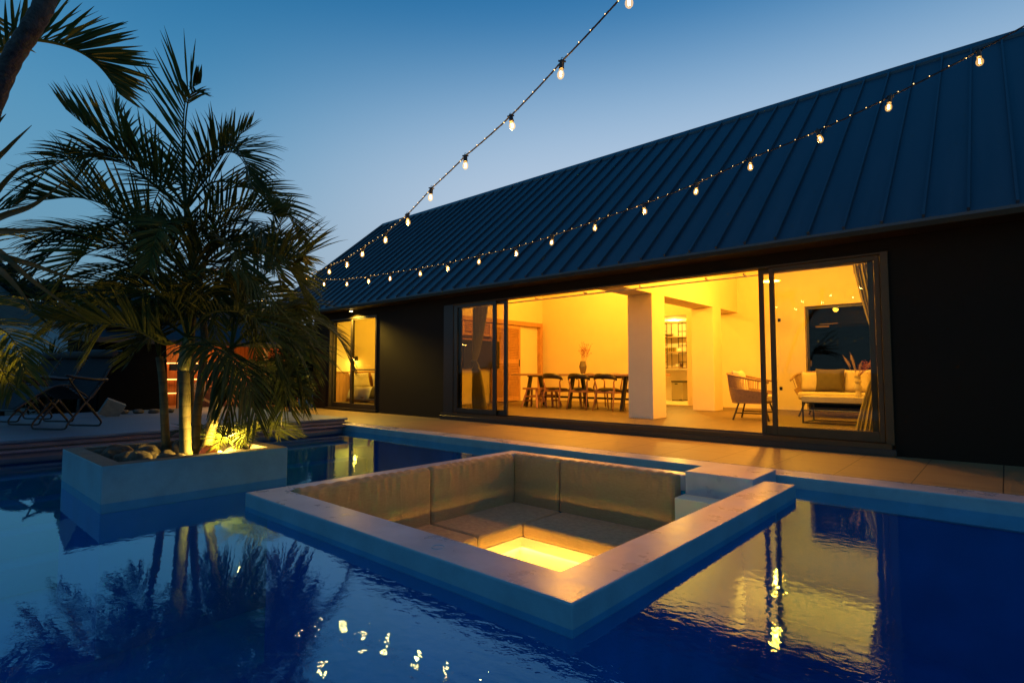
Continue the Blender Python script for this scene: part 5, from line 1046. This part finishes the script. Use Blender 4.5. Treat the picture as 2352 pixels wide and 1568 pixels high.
def dracaena(loc, h, n, ln, label, seed):
    rr = random.Random(seed); t = thing('dracaena', label, 'plant', loc, 'spiky dracaenas behind the loungers'); base = Vector(loc); top = base + Vector((rr.uniform(-.1, .1), rr.uniform(-.1, .1), h)); MB().tube([base, base.lerp(top, .5)+Vector((.03, .02, 0)), top], [.035, .028, .025], 8).build('stem', M['bark'], t); g = MB()
    for k in range(n):
        az = rr.uniform(0, 2*pi); e = rr.uniform(-.15, 1.45); d = Vector((cos(az)*cos(e), sin(az)*cos(e), sin(e))); s = d.cross(Vector((0,0,1))).normalized(); l = ln*rr.uniform(.7, 1.1); w_ = .018; up = s.cross(d)
        q = top.copy(); b0 = len(g.v)
        for i in range(5): tt = i/4; ww = w_*(1-tt**2)+.001; g.v += [q - s*ww, q + up*ww*.4, q + s*ww]; d = (d + Vector((0,0,-.16*cos(e)*tt))).normalized(); q = q + d*l/4
        for i in range(4): b = b0+3*i; g.f += [(b, b+1, b+4, b+3), (b+1, b+2, b+5, b+4)]
    g.build('leaves', M['dfrond'], t)
dracaena((-15.2, 2.15, .75), 1.25, 60, .62, 'spiky dracaena standing just behind the gap between the middle and right loungers', 1)
dracaena((-14.4, 1.15, .75), 1.15, 50, .55, 'spiky dracaena behind the left lounger', 2)
dracaena((-14.6, 2.60, .75), .95, 40, .45, 'small spiky dracaena against the cabin wall', 3)
dracaena((-15.5, .3, .75), 2.3, 50, .5, 'taller spiky dracaena near the far left edge', 4)
PW = tag(MB().box(-26.2, -26.0, 1.2, 9.0, .7, 3.42).build('garden_wall', M['wallfar']), 'long pale garden wall far behind the loungers', 'wall')
tk = thing('water_tank', 'cream cylindrical tank with dark bands at the far left edge', 'tank', (-22, -.35, .7)); MB().lathe([(.28, 0), (.28, 3.0), (.22, 3.06)], (-22, -.35, 1.4), 24).build('shell', M['white'], tk, smooth=True); g = MB()
for z in (1.8, 2.2, 2.6, 3.0, 3.4, 3.8): g.lathe([(.285, -.012), (.285, .012)], (-22, -.35, z), 24)
g.build('bands', M['black'], tk); MB().lathe([(.24, 0), (.24, .7)], (-22, -.35, .7), 16).build('plinth', M['cone'], tk)
pg = MB(); pg.tube([(-21, .35, .7), (-21, .35, 3.75), (-21, 1.3, 3.85)], .045, 6); tag(pg.build('goal_post', M['cone']), 'thin grey bent post in front of the hill at the left', 'post')
# hill with individual trees on its skyline
def hill(az, rng):
    v = (rng-60)/90; a = max(0, min(1, (92-az)/36)); h = 15.5 - 7.5*a**.8 + .8*sin(az*.6) + .5*sin(az*1.7+1)
    return (-rng*sin(radians(az)), rng*cos(radians(az)), .6 + max(0, h-.6)*sin(max(0, min(1, v*1.7))*pi/2))
g = MB(); g.grid(lambda u, v: hill(112-60*u, 60+90*v), 60, 14); struct(g.build('hill', M['lawn'], smooth=True))
rr = random.Random(21); k = 0
looks = ['flat-topped', 'round', 'tall narrow', 'wide spreading', 'leaning', 'sparse']
for px in (8, 30, 52, 75, 98, 122, 146, 170, 196, 222, 250, 280, 312, 345, -15, 380, 420, 470, 520, 570, 620, 670, 705):
    az = 41.8 + math.degrees(math.atan((1176-px)/1266)); rx = rr.uniform(1.8, 3.0); bz = hill(az, rr.uniform(96, 118)); th = rr.uniform(.3, .8); p = (bz[0], bz[1], bz[2]+th+1.0)
    clump('hill_tree', '%s dark tree on the hill skyline, %s' % (looks[k % 6], ('number %d from the left edge' % (k+1) if False else ['nearest the left edge', 'second from the left edge', 'third from the left edge', 'fourth from the left edge', 'fifth from the left edge', 'left of the drooping palm tips', 'behind the drooping palm tips', 'right of the drooping palm tips', 'above the pale garden wall', 'above the right end of the pale wall', 'left of the cabin roof', 'over the cabin roof', 'right of the cabin roof', 'behind the palm trunks', 'just outside the left edge'][k] if k < 15 else ['hidden behind the palm crown, first', 'behind the palm crown, near its centre', 'behind the palm crown, right of its centre', 'behind the right half of the palm', 'behind the right palm fronds', 'behind the last palm fronds', 'beyond the porch post', 'seen under the roof end'][k-15])),
          'tree', p, rx, rx, rr.uniform(1.2, 1.9), 900, M['tree'], 200+k, .6, 'trees along the hill skyline', trunk_h=th); k += 1
# hedge added to block the bright sky behind the garden door
for i, x in enumerate((-4.6, -3.4, -2.2)): clump('sky_blocking_hedge', ('left', 'middle', 'right')[i] + ' part of the hedge added behind the garden door to block the sky', 'shrub', (x, 15.9, 2.4), 1.0, .6, 1.9, 5000, M['hedge'], 300+i, .16, 'hedge added behind the house to block the sky')
